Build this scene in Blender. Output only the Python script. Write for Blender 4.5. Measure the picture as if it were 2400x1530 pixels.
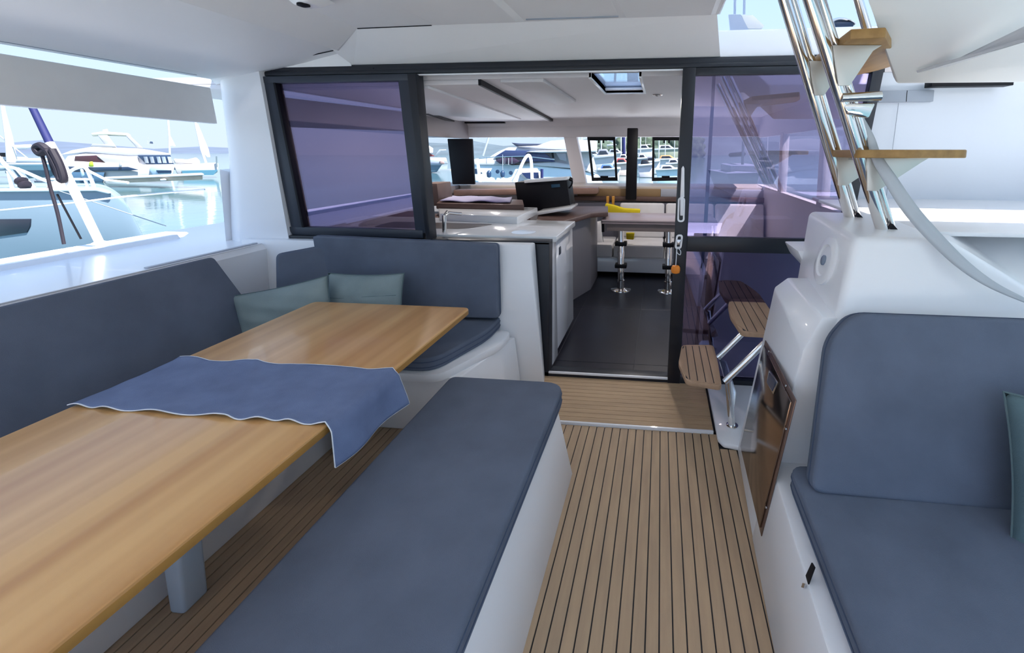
import bpy, bmesh, math, random
from mathutils import Vector as V, Matrix
random.seed(7)
for o in list(bpy.data.objects): bpy.data.objects.remove(o)
sc = bpy.context.scene
# ------------------------------------------------------------------ camera
F, PPX, PPY, HC = 1067.0, 1430.0, 507.0, 1.6
PIT = math.atan(152/F); YAW = math.atan((1550-PPX)*math.cos(PIT)/F)
cd = bpy.data.cameras.new('camera'); cam = bpy.data.objects.new('camera', cd); sc.collection.objects.link(cam)
cam.location = (0, 0, HC); cam.rotation_euler = (math.pi/2-PIT, 0, YAW)
cd.sensor_width = 36; cd.lens = F/2400*36; cd.shift_x = (1200-PPX)/2400; cd.shift_y = (PPY-765)/2400
cd.clip_start = .05; cd.clip_end = 5000
sc.camera = cam
# ------------------------------------------------------------------ sky, sun, exposure
w = bpy.data.worlds.new('sky'); sc.world = w; w.use_nodes = True
wn = w.node_tree; wn.nodes.clear()
wo = wn.nodes.new('ShaderNodeOutputWorld'); bg = wn.nodes.new('ShaderNodeBackground')
tc = wn.nodes.new('ShaderNodeTexCoord'); sx = wn.nodes.new('ShaderNodeSeparateXYZ'); rp = wn.nodes.new('ShaderNodeValToRGB')
wn.links.new(tc.outputs['Generated'], sx.inputs[0]); wn.links.new(sx.outputs['Z'], rp.inputs[0])
wn.links.new(rp.outputs[0], bg.inputs[0]); wn.links.new(bg.outputs[0], wo.inputs[0])
e = rp.color_ramp.elements
e[0].position = 0.0; e[0].color = (.455, .54, .63, 1); e[1].position = .95; e[1].color = (.27, .42, .72, 1)
m = rp.color_ramp.elements.new(.12); m.color = (.44, .56, .71, 1)
m = rp.color_ramp.elements.new(.38); m.color = (.36, .53, .80, 1)
bg.inputs[1].default_value = .72
sd = bpy.data.lights.new('sun', 'SUN'); sun = bpy.data.objects.new('sun', sd); sc.collection.objects.link(sun)
sd.energy = 6.8; sd.angle = .009; sd.color = (1, .96, .91)
sun.rotation_euler = V((-1.3, .55, -2.1)).to_track_quat('-Z', 'Y').to_euler()
sc.view_settings.view_transform = 'Standard'; sc.view_settings.look = 'None'
sc.view_settings.gamma = 1; sc.view_settings.use_curve_mapping = False
sc.view_settings.exposure = 1.26

# ------------------------------------------------------------------ helpers
cP, sP, cY, sY = math.cos(PIT), math.sin(PIT), math.cos(YAW), math.sin(YAW)
RT = V((cY, sY, 0)); FH = V((-sY, cY, 0)); FW = FH*cP+V((0, 0, -sP)); UP = V((0, 0, cP))+FH*sP; CO = V((0, 0, HC))
def ray(x, y): return RT*((x-PPX)/F)-UP*((y-PPY)/F)+FW
def PZ(x, y, z): d = ray(x, y); return CO+d*((z-HC)/d.z)      # survey point at a known height
def PY(x, y, Y): d = ray(x, y); return CO+d*(Y/d.y)           # at a known distance forward
def PX(x, y, X): d = ray(x, y); return CO+d*(X/d.x)           # at a known distance sideways
col = sc.collection
MAT = {}
def mat(name, c, rough=.5, metal=0., var=0., vs=8., bump=0., bs=60., coat=0., spec=.5, stretch=None, c2=None):
    if name in MAT: return MAT[name]
    m = bpy.data.materials.new(name); m.use_nodes = True; nt = m.node_tree; b = nt.nodes['Principled BSDF']
    b.inputs['Roughness'].default_value = rough; b.inputs['Metallic'].default_value = metal
    b.inputs['Coat Weight'].default_value = coat; b.inputs['Specular IOR Level'].default_value = spec
    t = nt.nodes.new('ShaderNodeTexCoord'); mp = nt.nodes.new('ShaderNodeMapping')
    nt.links.new(t.outputs['Object'], mp.inputs[0])
    if stretch: mp.inputs['Scale'].default_value = stretch
    n = nt.nodes.new('ShaderNodeTexNoise'); n.inputs['Scale'].default_value = vs; n.inputs['Detail'].default_value = 5
    nt.links.new(mp.outputs[0], n.inputs[0])
    r = nt.nodes.new('ShaderNodeValToRGB'); nt.links.new(n.outputs[0], r.inputs[0]); nt.links.new(r.outputs[0], b.inputs['Base Color'])
    d = c2 or tuple(max(0, x*(1-var)) for x in c); u = c if c2 else tuple(min(1, x*(1+var)) for x in c)
    r.color_ramp.elements[0].position = .3; r.color_ramp.elements[1].position = .7
    r.color_ramp.elements[0].color = (*d, 1); r.color_ramp.elements[1].color = (*u, 1)
    if bump:
        k = nt.nodes.new('ShaderNodeTexNoise'); k.inputs['Scale'].default_value = bs; k.inputs['Detail'].default_value = 3
        nt.links.new(mp.outputs[0], k.inputs[0])
        bp = nt.nodes.new('ShaderNodeBump'); bp.inputs['Strength'].default_value = bump; bp.inputs['Distance'].default_value = .004
        nt.links.new(k.outputs[0], bp.inputs['Height']); nt.links.new(bp.outputs[0], b.inputs['Normal'])
    MAT[name] = m; return m
def glass(name, tint, refl, fac, rough=0.):
    m = bpy.data.materials.new(name); m.use_nodes = True; nt = m.node_tree; nt.nodes.clear()
    o = nt.nodes.new('ShaderNodeOutputMaterial'); mx = nt.nodes.new('ShaderNodeMixShader')
    t = nt.nodes.new('ShaderNodeBsdfTransparent'); g = nt.nodes.new('ShaderNodeBsdfGlossy'); lw = nt.nodes.new('ShaderNodeLayerWeight')
    lw.inputs[0].default_value = .5
    pw_ = nt.nodes.new('ShaderNodeMath'); pw_.operation = 'POWER'; pw_.inputs[1].default_value = 5; nt.links.new(lw.outputs['Facing'], pw_.inputs[0])
    a = nt.nodes.new('ShaderNodeMath'); a.operation = 'MULTIPLY_ADD'; a.use_clamp = True; a.inputs[1].default_value = .8; a.inputs[2].default_value = fac
    nt.links.new(pw_.outputs[0], a.inputs[0]); nt.links.new(a.outputs[0], mx.inputs[0])
    t.inputs[0].default_value = (*tint, 1); g.inputs[0].default_value = (*refl, 1); g.inputs[1].default_value = rough
    nt.links.new(t.outputs[0], mx.inputs[1]); nt.links.new(g.outputs[0], mx.inputs[2]); nt.links.new(mx.outputs[0], o.inputs[0])
    MAT[name] = m; return m
GEL = mat('white_gelcoat', (.89, .895, .92), .28, var=.015, vs=1.5, coat=.2)
CEIL = mat('ceiling_gelcoat', (.88, .88, .88), .5, var=.02, vs=1.2)
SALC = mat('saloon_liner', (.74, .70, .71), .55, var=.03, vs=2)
FAB = mat('slate_fabric', (.125, .150, .205), .85, var=.10, vs=5, bump=.35, bs=420, spec=.25)
FABS = mat('slate_piping', (.075, .10, .155), .85, var=.05, vs=5, spec=.2)
PIL = mat('sage_linen', (.26, .325, .33), .9, var=.08, vs=6, bump=.5, bs=330, spec=.2)
PILS = mat('sage_stitching', (.12, .17, .18), .9, spec=.2)
RUN = mat('denim_linen', (.165, .215, .36), .9, var=.12, vs=9, bump=.5, bs=380, spec=.2)
HEM = mat('white_thread', (.75, .77, .82), .8)
TEAK = mat('teak_deck', (.54, .38, .235), .62, var=.12, vs=5, bump=.25, bs=150, stretch=(6, .7, 6), c2=(.44, .31, .20))
TEAKX = mat('teak_deck_cross', (.54, .37, .22), .62, var=.12, vs=5, bump=.25, bs=150, stretch=(.7, 6, 6), c2=(.44, .30, .18))
TREAD = mat('stair_teak', (.50, .33, .21), .55, var=.1, vs=5, bump=.2, bs=150, stretch=(6, .7, 6), c2=(.42, .27, .17))
HONEY = mat('honey_teak', (.42, .24, .075), .45, var=.1, vs=5, bump=.15, bs=120, stretch=(6, .7, 6), c2=(.30, .16, .045))
CAULK = mat('black_caulk', (.012, .012, .016), .6)
BLK = mat('black_aluminium', (.010, .013, .021), .4, var=.1, vs=3)
GRAL = mat('slate_aluminium', (.024, .032, .050), .42, var=.08, vs=3)
BLKP = mat('black_plastic', (.003, .003, .006), .5, spec=.25)
STEEL = mat('polished_steel', (.82, .80, .77), .09, metal=1, var=.02, vs=3)
BRUSH = mat('satin_steel', (.62, .62, .64), .22, metal=1)
WOODD = mat('walnut_trim', (.11, .062, .05), .45, var=.2, vs=5, stretch=(1, 8, 8))
WOODL = mat('oak_trim', (.42, .27, .14), .5, var=.12, vs=5, stretch=(1, 8, 8))
CTOP = mat('white_worktop', (.80, .82, .84), .15, var=.01, vs=3, coat=.4)
CPAN = mat('white_lacquer', (.74, .77, .83), .12, var=.01, vs=3, coat=.5)
UPH = mat('light_upholstery', (.66, .64, .64), .8, var=.05, vs=5, bump=.2, bs=300)
YEL = mat('yellow_fabric', (.72, .55, .01), .85, var=.06, vs=8, bump=.3, bs=300)
DARKF = mat('dark_floor_tile', (.010, .011, .020), .35, var=.25, vs=4, bump=.05, bs=40)
GROUT = mat('tile_joint', (.10, .10, .12), .6)
ORG = mat('orange_float', (.85, .25, .02), .6, bump=.3, bs=80)
HULLB = mat('pale_blue_hull', (.19, .27, .345), .25, var=.02, vs=1)
HULLW = mat('boat_white', (.50, .51, .54), .3, var=.02, vs=1)
HULLN = mat('boat_navy', (.02, .045, .10), .25, var=.1, vs=1)
DGL = mat('boat_dark_glazing', (.015, .02, .035), .08, var=.1, vs=1)
GRYB = mat('boat_grey', (.30, .34, .40), .5, var=.1, vs=2)
CANV = mat('boat_canvas', (.50, .48, .43), .8, var=.1, vs=3)
BLUE = mat('blue_cover', (.006, .010, .09), .7, var=.1, vs=3)
GRN = mat('green_bush', (.05, .075, .05), .9, var=.4, vs=1.2)
HILL = mat('hazy_hill', (.075, .10, .15), .95, var=.12, vs=.02)
PONT = mat('pontoon_concrete', (.42, .36, .30), .8, var=.15, vs=1)
MIRR = mat('brown_mirror', (.30, .225, .18), .13, metal=1)
RUBB = mat('rope_dark', (.008, .005, .014), .7)
PANE = glass('tinted_glass', (.66, .61, .68), (.56, .53, .88), .20)
CLEAR = glass('clear_glass', (.95, .97, .99), (.9, .95, 1), .02)
# dining table top: staves of changing tone, run lengthwise
def stave():
    m = mat('honey_table_wood', (.62, .36, .13), .33, bump=.08, bs=90, stretch=(5, .35, 5), coat=.25)
    nt = m.node_tree; b = nt.nodes['Principled BSDF']; t = nt.nodes.new('ShaderNodeTexCoord')
    s = nt.nodes.new('ShaderNodeSeparateXYZ'); nt.links.new(t.outputs['Object'], s.inputs[0])
    wv = nt.nodes.new('ShaderNodeMath'); wv.operation = 'MULTIPLY'; wv.inputs[1].default_value = 6.2; nt.links.new(s.outputs['X'], wv.inputs[0])
    c = nt.nodes.new('ShaderNodeCombineXYZ'); nt.links.new(wv.outputs[0], c.inputs['X'])
    y = nt.nodes.new('ShaderNodeMath'); y.operation = 'MULTIPLY'; y.inputs[1].default_value = .15; nt.links.new(s.outputs['Y'], y.inputs[0]); nt.links.new(y.outputs[0], c.inputs['Y'])
    n = nt.nodes.new('ShaderNodeTexNoise'); n.inputs['Scale'].default_value = 1.6; n.inputs['Detail'].default_value = 2.2; n.inputs['Roughness'].default_value = .45
    nt.links.new(c.outputs[0], n.inputs[0]); r = nt.nodes.new('ShaderNodeValToRGB'); nt.links.new(n.outputs[0], r.inputs[0])
    r.color_ramp.elements[0].position = .36; r.color_ramp.elements[0].color = (.56, .285, .10, 1)
    r.color_ramp.elements[1].position = .62; r.color_ramp.elements[1].color = (.73, .43, .175, 1)
    nt.links.new(r.outputs[0], b.inputs['Base Color']); return m
TABW = stave()
def water():
    m = mat('harbour_water', (.07, .145, .165), .08, var=.2, vs=.12, bump=.0)
    nt = m.node_tree; b = nt.nodes['Principled BSDF']; t = nt.nodes.new('ShaderNodeTexCoord'); n = nt.nodes.new('ShaderNodeTexNoise')
    n.inputs['Scale'].default_value = 1.1; n.inputs['Detail'].default_value = 4; nt.links.new(t.outputs['Object'], n.inputs[0])
    bp = nt.nodes.new('ShaderNodeBump'); bp.inputs['Strength'].default_value = .3; bp.inputs['Distance'].default_value = .03
    nt.links.new(n.outputs[0], bp.inputs['Height']); nt.links.new(bp.outputs[0], b.inputs['Normal']); return m
WATER = water()

class MB:
    def __init__(s): s.bm = bmesh.new()
    def quadsmooth(s): pass
    def box(s, a, b, bev=0., seg=2, mx=None):
        a, b = V(a), V(b)
        r = bmesh.ops.create_cube(s.bm, size=1); vs = r['verts']
        for v in vs:
            v.co = V(((a[i]+b[i])/2+v.co[i]*(b[i]-a[i]) for i in range(3)))
        if bev:
            es = list({e for v in vs for e in v.link_edges}); fs = {f for v in vs for f in v.link_faces}
            r = bmesh.ops.bevel(s.bm, geom=es, offset=bev, segments=seg, affect='EDGES', profile=.5, clamp_overlap=True)
            vs = list({v for f in r['faces'] for v in f.verts} | {v for v in vs if v.is_valid})
        if mx: 
            for v in vs: v.co = mx @ v.co
        return s
    def prism(s, pts, ext, top=None, bev=0., seg=2):
        """polygon pts extruded by vector ext (or joined to the matching polygon top)"""
        A = [V(p) for p in pts]; B = [V(p) for p in top] if top else [p+V(ext) for p in A]
        va = [s.bm.verts.new(p) for p in A]; vb = [s.bm.verts.new(p) for p in B]; n = len(A)
        fs = [s.bm.faces.new(va[::-1]), s.bm.faces.new(vb)]
        for i in range(n): fs.append(s.bm.faces.new((va[i], va[(i+1) % n], vb[(i+1) % n], vb[i])))
        bmesh.ops.recalc_face_normals(s.bm, faces=fs)
        if bev:
            es = list({e for f in fs for e in f.edges})
            bmesh.ops.bevel(s.bm, geom=es, offset=bev, segments=seg, affect='EDGES', profile=.5, clamp_overlap=True)
        return s
    def tube(s, pts, r, n=12, cap=True):
        P = [V(p) for p in pts]; R = r if isinstance(r, (list, tuple)) else [r]*len(P)
        rings = []; t0 = (P[1]-P[0]).normalized(); u = t0.orthogonal().normalized()
        for i, p in enumerate(P):
            t = (P[min(i+1, len(P)-1)]-P[max(i-1, 0)]).normalized()
            u = (u-t*u.dot(t)).normalized(); w_ = t.cross(u)
            rings.append([s.bm.verts.new(p+(u*math.cos(2*math.pi*k/n)+w_*math.sin(2*math.pi*k/n))*R[i]) for k in range(n)])
        for a, b in zip(rings, rings[1:]):
            for k in range(n): s.bm.faces.new((a[k], a[(k+1) % n], b[(k+1) % n], b[k]))
        if cap: s.bm.faces.new(rings[0][::-1]); s.bm.faces.new(rings[-1])
        return s
    def lathe(s, prof, c=(0, 0, 0), ax=(0, 0, 1), n=24):
        """profile [(radius, height)] round axis ax through c"""
        q = V(ax).to_track_quat('Z', 'Y'); rings = []
        for r, h in prof:
            rings.append([s.bm.verts.new(V(c)+q @ V((max(r, 1e-4)*math.cos(2*math.pi*k/n), max(r, 1e-4)*math.sin(2*math.pi*k/n), h))) for k in range(n)])
        for a, b in zip(rings, rings[1:]):
            for k in range(n): s.bm.faces.new((a[k], a[(k+1) % n], b[(k+1) % n], b[k]))
        s.bm.faces.new(rings[0][::-1]); s.bm.faces.new(rings[-1]); return s
    def grid(s, fn, nu, nv, thick=0.):
        G = [[s.bm.verts.new(fn(i/nu, j/nv)) for j in range(nv+1)] for i in range(nu+1)]
        for i in range(nu):
            for j in range(nv): s.bm.faces.new((G[i][j], G[i+1][j], G[i+1][j+1], G[i][j+1]))
        if thick:
            s.bm.normal_update(); top = [[v.co-v.normal*thick for v in r] for r in G]
            H = [[s.bm.verts.new(p) for p in r] for r in top]
            for i in range(nu):
                for j in range(nv): s.bm.faces.new((H[i][j], H[i][j+1], H[i+1][j+1], H[i+1][j]))
            for i in range(nu):
                s.bm.faces.new((G[i][0], H[i][0], H[i+1][0], G[i+1][0])); s.bm.faces.new((G[i][nv], G[i+1][nv], H[i+1][nv], H[i][nv]))
            for j in range(nv):
                s.bm.faces.new((G[0][j], G[0][j+1], H[0][j+1], H[0][j])); s.bm.faces.new((G[nu][j], H[nu][j], H[nu][j+1], G[nu][j+1]))
        return s
    def face(s, pts): s.bm.faces.new([s.bm.verts.new(V(p)) for p in pts]); return s
    def build(s, name, m, parent=None, smooth=True, ang=40):
        me = bpy.data.meshes.new(name); bmesh.ops.recalc_face_normals(s.bm, faces=s.bm.faces[:])
        q_ = parent
        while q_ is not None and q_.type != 'EMPTY': q_ = q_.parent
        if q_ is not None: bmesh.ops.translate(s.bm, verts=s.bm.verts[:], vec=-q_.location)
        s.bm.to_mesh(me); s.bm.free(); me.materials.append(m)
        if smooth:
            for p in me.polygons: p.use_smooth = True
            me.set_sharp_from_angle(angle=math.radians(ang))
        o = bpy.data.objects.new(name, me); col.objects.link(o)
        if parent is not None: o.parent = parent
        return o
def mb(): return MB()
def tag(o, label=None, cat=None, group=None, kind=None):
    if label: o['label'] = label
    if cat: o['category'] = cat
    if group: o['group'] = group
    if kind: o['kind'] = kind
    return o
def thing(name, label, cat, loc=(0, 0, 0), group=None):
    o = bpy.data.objects.new(name, None); o.empty_display_size = .1; o.location = loc; col.objects.link(o)
    return tag(o, label, cat, group)
def S(o): o['kind'] = 'structure'; return o
def rnd(poly, r, n=5):
    """round the corners of a 2-D polygon"""
    out = []; N = len(poly); R = r if isinstance(r, (list, tuple)) else [r]*N
    for i in range(N):
        p0, p, p1 = V((*poly[i-1], 0)), V((*poly[i], 0)), V((*poly[(i+1) % N], 0)); rr = R[i]
        if rr <= 0: out.append((p.x, p.y)); continue
        a = (p0-p).normalized(); b = (p1-p).normalized()
        A, B = p+a*min(rr, (p0-p).length*.48), p+b*min(rr, (p1-p).length*.48)
        for k in range(n+1):
            t = k/n; q = A*(1-t)**2+p*2*t*(1-t)+B*t*t; out.append((q.x, q.y))
    return out
def cushion(name, poly, fr, th, m, parent=None, r=.05, bev=.025, seam=FABS, label=None, cat=None, group=None, puff=0.):
    """poly in the local plane (u,v) of frame fr=(origin,u,v); th along u x v"""
    o, u, v = V(fr[0]), V(fr[1]).normalized(), V(fr[2]); v = (v-u*v.dot(u)).normalized(); n = u.cross(v)
    pts = rnd(poly, r)
    b = mb(); b.prism([o+u*x+v*y for x, y in pts], n*th, bev=0)
    # only the long rims are rounded
    fs = [f for f in b.bm.faces if len(f.verts) > 6]
    es = list({e for f in fs for e in f.edges})
    bmesh.ops.bevel(b.bm, geom=es, offset=bev, segments=4, affect='EDGES', profile=.5, clamp_overlap=True)
    ob = b.build(name, m, parent, ang=60)
    if label: tag(ob, label, cat, group)
    cx = sum(p[0] for p in pts)/len(pts); cy = sum(p[1] for p in pts)/len(pts)
    if seam:
        for hh in (.30, .70) if th > .07 else (.5,):
            q = [o+u*x+v*y+n*(th*hh) for x, y in pts]; cen = o+u*cx+v*cy+n*(th*hh)
            q = [p+(p-cen).normalized()*.0008 for p in q]; q.append(q[0])
            mb().tube(q, .0028, 6, cap=False).build('piping', seam, ob)
    return ob
def bez(p, n=16):
    p = [V(q) for q in p]; out = []
    P = [p[0]]+p+[p[-1]]
    for i in range(1, len(P)-2):
        for k in range(n):
            t = k/n; a, b, c, d = P[i-1], P[i], P[i+1], P[i+2]
            out.append(.5*((2*b)+(c-a)*t+(2*a-5*b+4*c-d)*t*t+(3*b-a-3*c+d)*t**3))
    out.append(P[-2]); return out

# ================================================================== LARGE STRUCTURE
YB = 3.02                                   # aft face of the bulkhead with the sliding door
# ---- cockpit floor
fl = S(mb().box((-1.80, -2.6, -.06), (.50, 3.03, -.005)).build('floor', CAULK, smooth=False))
PW = .046
i = 0; x = .432-PW
src = None
while x > -1.80:
    y1 = 2.452 if x < .30 else 2.325
    if x+PW > .30 and x < .30: y1 = 2.452
    b = mb().box((x+.0025, -2.2, -.006), (x+PW-.0025, y1, .0), .0008, 1)
    b.build('plank', TEAK, fl, smooth=False)
    x -= PW
yy = 2.472
while yy < 2.99:                            # cross-laid strip before the door
    mb().box((-1.0, yy, -.006), (.322, min(yy+.0425, 3.0), .014), .001, 1).build('plank', TEAKX, fl, smooth=False)
    yy += .0455
S(mb().box((-1.0, 2.454, -.006), (.322, 2.468, .016), .002, 1).build('trim_1', GEL))
S(mb().box((.324, 2.454, -.006), (.334, 3.0, .013), .001, 1).build('trim_2', BLKP))
# ---- bulkhead: header, frames
wf = S(mb().box((-2.83, YB, 2.118), (1.36, YB+.12, 2.188), .006).build('wall_front', BLK))
mb().box((-2.80, YB-.012, 2.124), (1.33, YB, 2.150), .003).build('rail', BLK, wf)
mb().box((-1.66, YB-.006, 2.108), (.13, YB+.02, 2.118), .002).build('rail', GEL, wf)['label'] = 'thin white strip over the door opening'
for k, px in enumerate((616+20, 875, 1240, 1480)):
    p = PY(px, 160+(0 if k else 5), YB-.001)
    mb().lathe([(.004, 0), (.004, .002), (.002, .003)], p, (0, -1, 0), 8).build('screw', BLKP, wf)
# left fixed window
w1 = S(mb().prism([(-2.79, YB, 2.118), (-1.70, YB, 2.118), (-1.66, YB, .992), (-2.665, YB, .992),
     ], (0, .001, 0)).build('window_1', GRAL)); bpy.data.objects.remove(w1)
w1 = thing('window_1', None, None, (-2.2, YB, 1)); del_ = None
w1['kind'] = 'structure'
def bar(par, a, b_, c, d, m, y0, y1, nm='frame_bar', bev=.004):
    return mb().prism([(a[0], y0, a[1]), (b_[0], y0, b_[1]), (c[0], y0, c[1]), (d[0], y0, d[1])], (0, y1-y0, 0), bev=bev).build(nm, m, par)
bar(w1, (-2.79, 2.118), (-1.69, 2.118), (-1.70, 2.072), (-2.785, 2.072), GRAL, YB-.03, YB+.03)
bar(w1, (-2.70, 1.058), (-1.66, 1.052), (-1.66, .994), (-2.665, .998), GRAL, YB-.03, YB+.03)
bar(w1, (-2.785, 2.09), (-2.69, 2.09), (-2.575, 1.03), (-2.668, 1.03), GRAL, YB-.028, YB+.03)
bar(w1, (-1.775, 2.10), (-1.69, 2.10), (-1.625, 1.03), (-1.715, 1.03), GRAL, YB-.028, YB+.03)
bar(w1, (-2.695, 2.075), (-2.678, 2.075), (-2.565, 1.055), (-2.582, 1.055), BLKP, YB-.031, YB+.02, 'gasket', .001)
mb().prism([(-2.69, YB, 2.08), (-1.75, YB, 2.08), (-1.70, YB, 1.05), (-2.585, YB, 1.05)], (0, .008, 0)).build('pane', PANE, w1, smooth=False)
# mullion (edge of the slid door) and sill
wm = S(mb().prism([(-1.697, YB-.045, 2.115), (-1.636, YB-.045, 2.115), (-1.60, YB-.045, .985), (-1.63, YB-.045, .985)], (0, .10, 0), bev=.004).build('trim_3', BLK))
S(mb().prism([(-2.73, YB-.05, .998), (-1.60, YB-.05, .990), (-1.60, YB-.05, .972), (-2.73, YB-.05, .978)], (0, .09, 0), bev=.004).build('trim_4', BLK))
# door 1: right hand leaf with stile, mid rail, panes
d1 = thing('door_1', None, None, (.16, YB, 0)); d1['kind'] = 'structure'
bar(d1, (.128, 2.12), (.208, 2.12), (.152, .01), (.066, .01), BLK, YB-.035, YB+.035)
bar(d1, (.20, 2.12), (1.33, 2.12), (1.33, 2.072), (.20, 2.072), BLK, YB-.02, YB+.03)
bar(d1, (.17, 1.042), (1.16, 1.042), (1.15, .942), (.17, .942), BLK, YB-.02, YB+.03)
bar(d1, (1.262, 2.12), (1.325, 2.12), (1.13, .5), (1.07, .5), BLK, YB-.03, YB+.03)
bar(d1, (.10, .055), (1.1, .055), (1.1, .0), (.10, .0), BLK, YB-.03, YB+.03)
bar(d1, (.318, 2.08), (.338, 2.08), (.312, 1.04), (.288, 1.04), BLKP, YB+.04, YB+.06, 'inner_bar', .002)
bar(d1, (.283, .94), (.303, .94), (.262, .05), (.242, .05), BLKP, YB+.04, YB+.06, 'inner_bar', .002)
mb().prism([(.20, YB, 2.075), (1.27, YB, 2.075), (1.15, YB, 1.04), (.175, YB, 1.04)], (0, .008, 0)).build('pane', PANE, d1, smooth=False)
mb().prism([(.17, YB, .945), (1.13, YB, .945), (1.07, YB, .05), (.15, YB, .05)], (0, .008, 0)).build('pane', PANE, d1, smooth=False)
# dark liner behind the lower right pane
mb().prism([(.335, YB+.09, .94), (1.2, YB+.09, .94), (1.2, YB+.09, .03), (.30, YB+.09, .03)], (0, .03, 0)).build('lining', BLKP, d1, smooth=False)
# door sill + left jamb below the counter
S(mb().box((-.83, YB-.03, .0), (.08, YB+.07, .045), .004).build('trim_5', BLK))
S(mb().box((-.775, YB-.034, .035), (.07, YB-.02, .05), .002).build('trim_6', GEL))
S(mb().prism([(-.875, YB-.03, .985), (-.752, YB-.03, .985), (-.772, YB-.03, .0), (-.812, YB-.03, .0)], (0, .10, 0), bev=.004).build('trim_7', BLK))
S(mb().prism([(-1.62, YB-.03, .990), (-.752, YB-.03, .990), (-.752, YB-.03, .968), (-1.62, YB-.03, .970)], (0, .10, 0), bev=.003).build('trim_8', BLK))
# white low bulkhead behind the rear bench (leans, with returned end)
lb = mb().prism([(-3.0, 2.91, .975), (-.865, 2.91, .985), (-.775, 2.86, .0), (-3.0, 2.86, .0)], (0, .08, 0),
    top=[(-3.0, YB-.02, .975), (-.845, YB-.035, .985), (-.80, YB-.035, .0), (-3.0, YB-.02, .0)], bev=.012)
S(lb.build('wall_back', GEL))
# left pillar: curved white corner between window and side opening
def pil(u, v):
    z = .93+(2.32-.93)*v
    xl = -3.19-.015*math.sin(v*3)-(.10*max(0, .45-v)/.45); xr = -2.785+.115*(1-v)
    x = xr+(xl-xr)*u; y = YB-.005+.42*max(0, u-.55)**2*2
    return V((x, y, z))
S(mb().grid(pil, 14, 12, .05).build('wall_left_pillar', GEL)).name = 'wall_pillar'
# ---- roof: tray, slanted side, inclined fascia over the door
rf = mb()
def slab(pts, up=.04):
    rf.prism(pts, (0, 0, up))
slab([(-1.867, -.9, 2.35), (.30, -.9, 2.35), (.30, 2.70, 2.35), (-1.867, 2.742, 2.35)])
slab([(-2.10, -.9, 2.25), (-1.867, -.9, 2.35), (-1.867, 2.742, 2.35), (-2.10, 2.86, 2.25)])
slab([(-2.98, -.9, 2.10), (-2.10, -.9, 2.25), (-2.10, 3.1, 2.28), (-3.25, 3.1, 2.085), (-3.06, 2.88, 2.088)])
slab([(-2.10, 2.86, 2.25), (-1.867, 2.742, 2.35), (-1.867, 2.9, 2.40), (-2.2, 3.1, 2.285)], .03)
ce = S(rf.build('ceiling', CEIL, smooth=False))
mb().prism([(-1.867, 2.742, 2.35), (.295, 2.70, 2.35), (.36, YB+.02, 2.185), (-2.12, YB+.02, 2.185), (-2.15, 2.87, 2.262)], (0, 0, 0),
   top=[(-1.867, 2.782, 2.39), (.295, 2.74, 2.39), (.36, YB+.06, 2.225), (-2.12, YB+.06, 2.225), (-2.15, 2.91, 2.302)]).build('fascia', CEIL, ce, smooth=False)
mb().prism([(-2.12, YB+.0, 2.18), (-2.83, YB+.0, 2.18), (-2.83, YB, 2.20), (-2.15, 2.99, 2.30)], (0, .06, 0)).build('fascia', CEIL, ce, smooth=False)
mb().prism([(.30, 2.70, 2.35), (.30, 2.0, 2.35), (.30, 2.0, 2.40), (.30, 2.70, 2.40)], (.012, 0, 0), bev=.003).build('rim', GEL, ce)
mb().tube([(-2.9, YB-.02, 2.155), (-2.8, YB-.02, 2.19), (-2.5, 2.97, 2.225), (-2.14, 2.875, 2.252)], .0035, 6).build('seam', BLKP, ce)
mb().tube([(-1.867, 2.742, 2.348), (-1.38, 2.725, 2.348)], .0035, 6).build('seam', BLKP, ce)
mb().tube([(-2.985, .3, 2.105), (-2.985, 2.72, 2.088)], .002, 6).build('seam', GRYB, ce)
# soft pads / panels moulded in the tray
for (a, b_, c, d, dz) in ((-1.36, -.80, 2.705, .6, .02), (-.245, .285, 2.69, .6, .018)):
    mb().prism([(a-.12, d, 2.35), (b_, d, 2.35), (b_, c, 2.35), (a, c, 2.35)], (0, 0, -dz),
       top=[(a-.08, d, 2.35-dz), (b_-.03, d, 2.35-dz), (b_-.03, c-.05, 2.35-dz), (a+.04, c-.05, 2.35-dz)]).build('panel', CEIL, ce, smooth=False)
mb().box((-.78, 2.66, 2.343), (-.25, 2.668, 2.351)).build('seam', GRYB, ce, smooth=False)
# fascia hanging on the left side of the roof (grey blind panel)
S(mb().prism([(-2.985, -.9, 2.10), (-3.055, 2.87, 2.03), (-3.06, 2.895, 1.79), (-3.02, -.9, 1.88)], (-.05, 0, 0), bev=.006).build('trim_9', mat('side_panel', (.86, .85, .83), .55, var=.02))) 
# bulkhead top right of the roof edge, under the open sky, and coachroof forward
S(mb().prism([(.30, YB+.01, 2.185), (1.42, YB+.01, 2.185), (1.42, YB+.05, 2.36), (.30, YB+.05, 2.36)], (0, .05, 0), top=[(.30, YB+.6, 2.19), (1.42, YB+.6, 2.19), (1.42, YB+.45, 2.37), (.30, YB+.45, 2.38)], bev=.015).build('wall_header', GEL))
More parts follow.
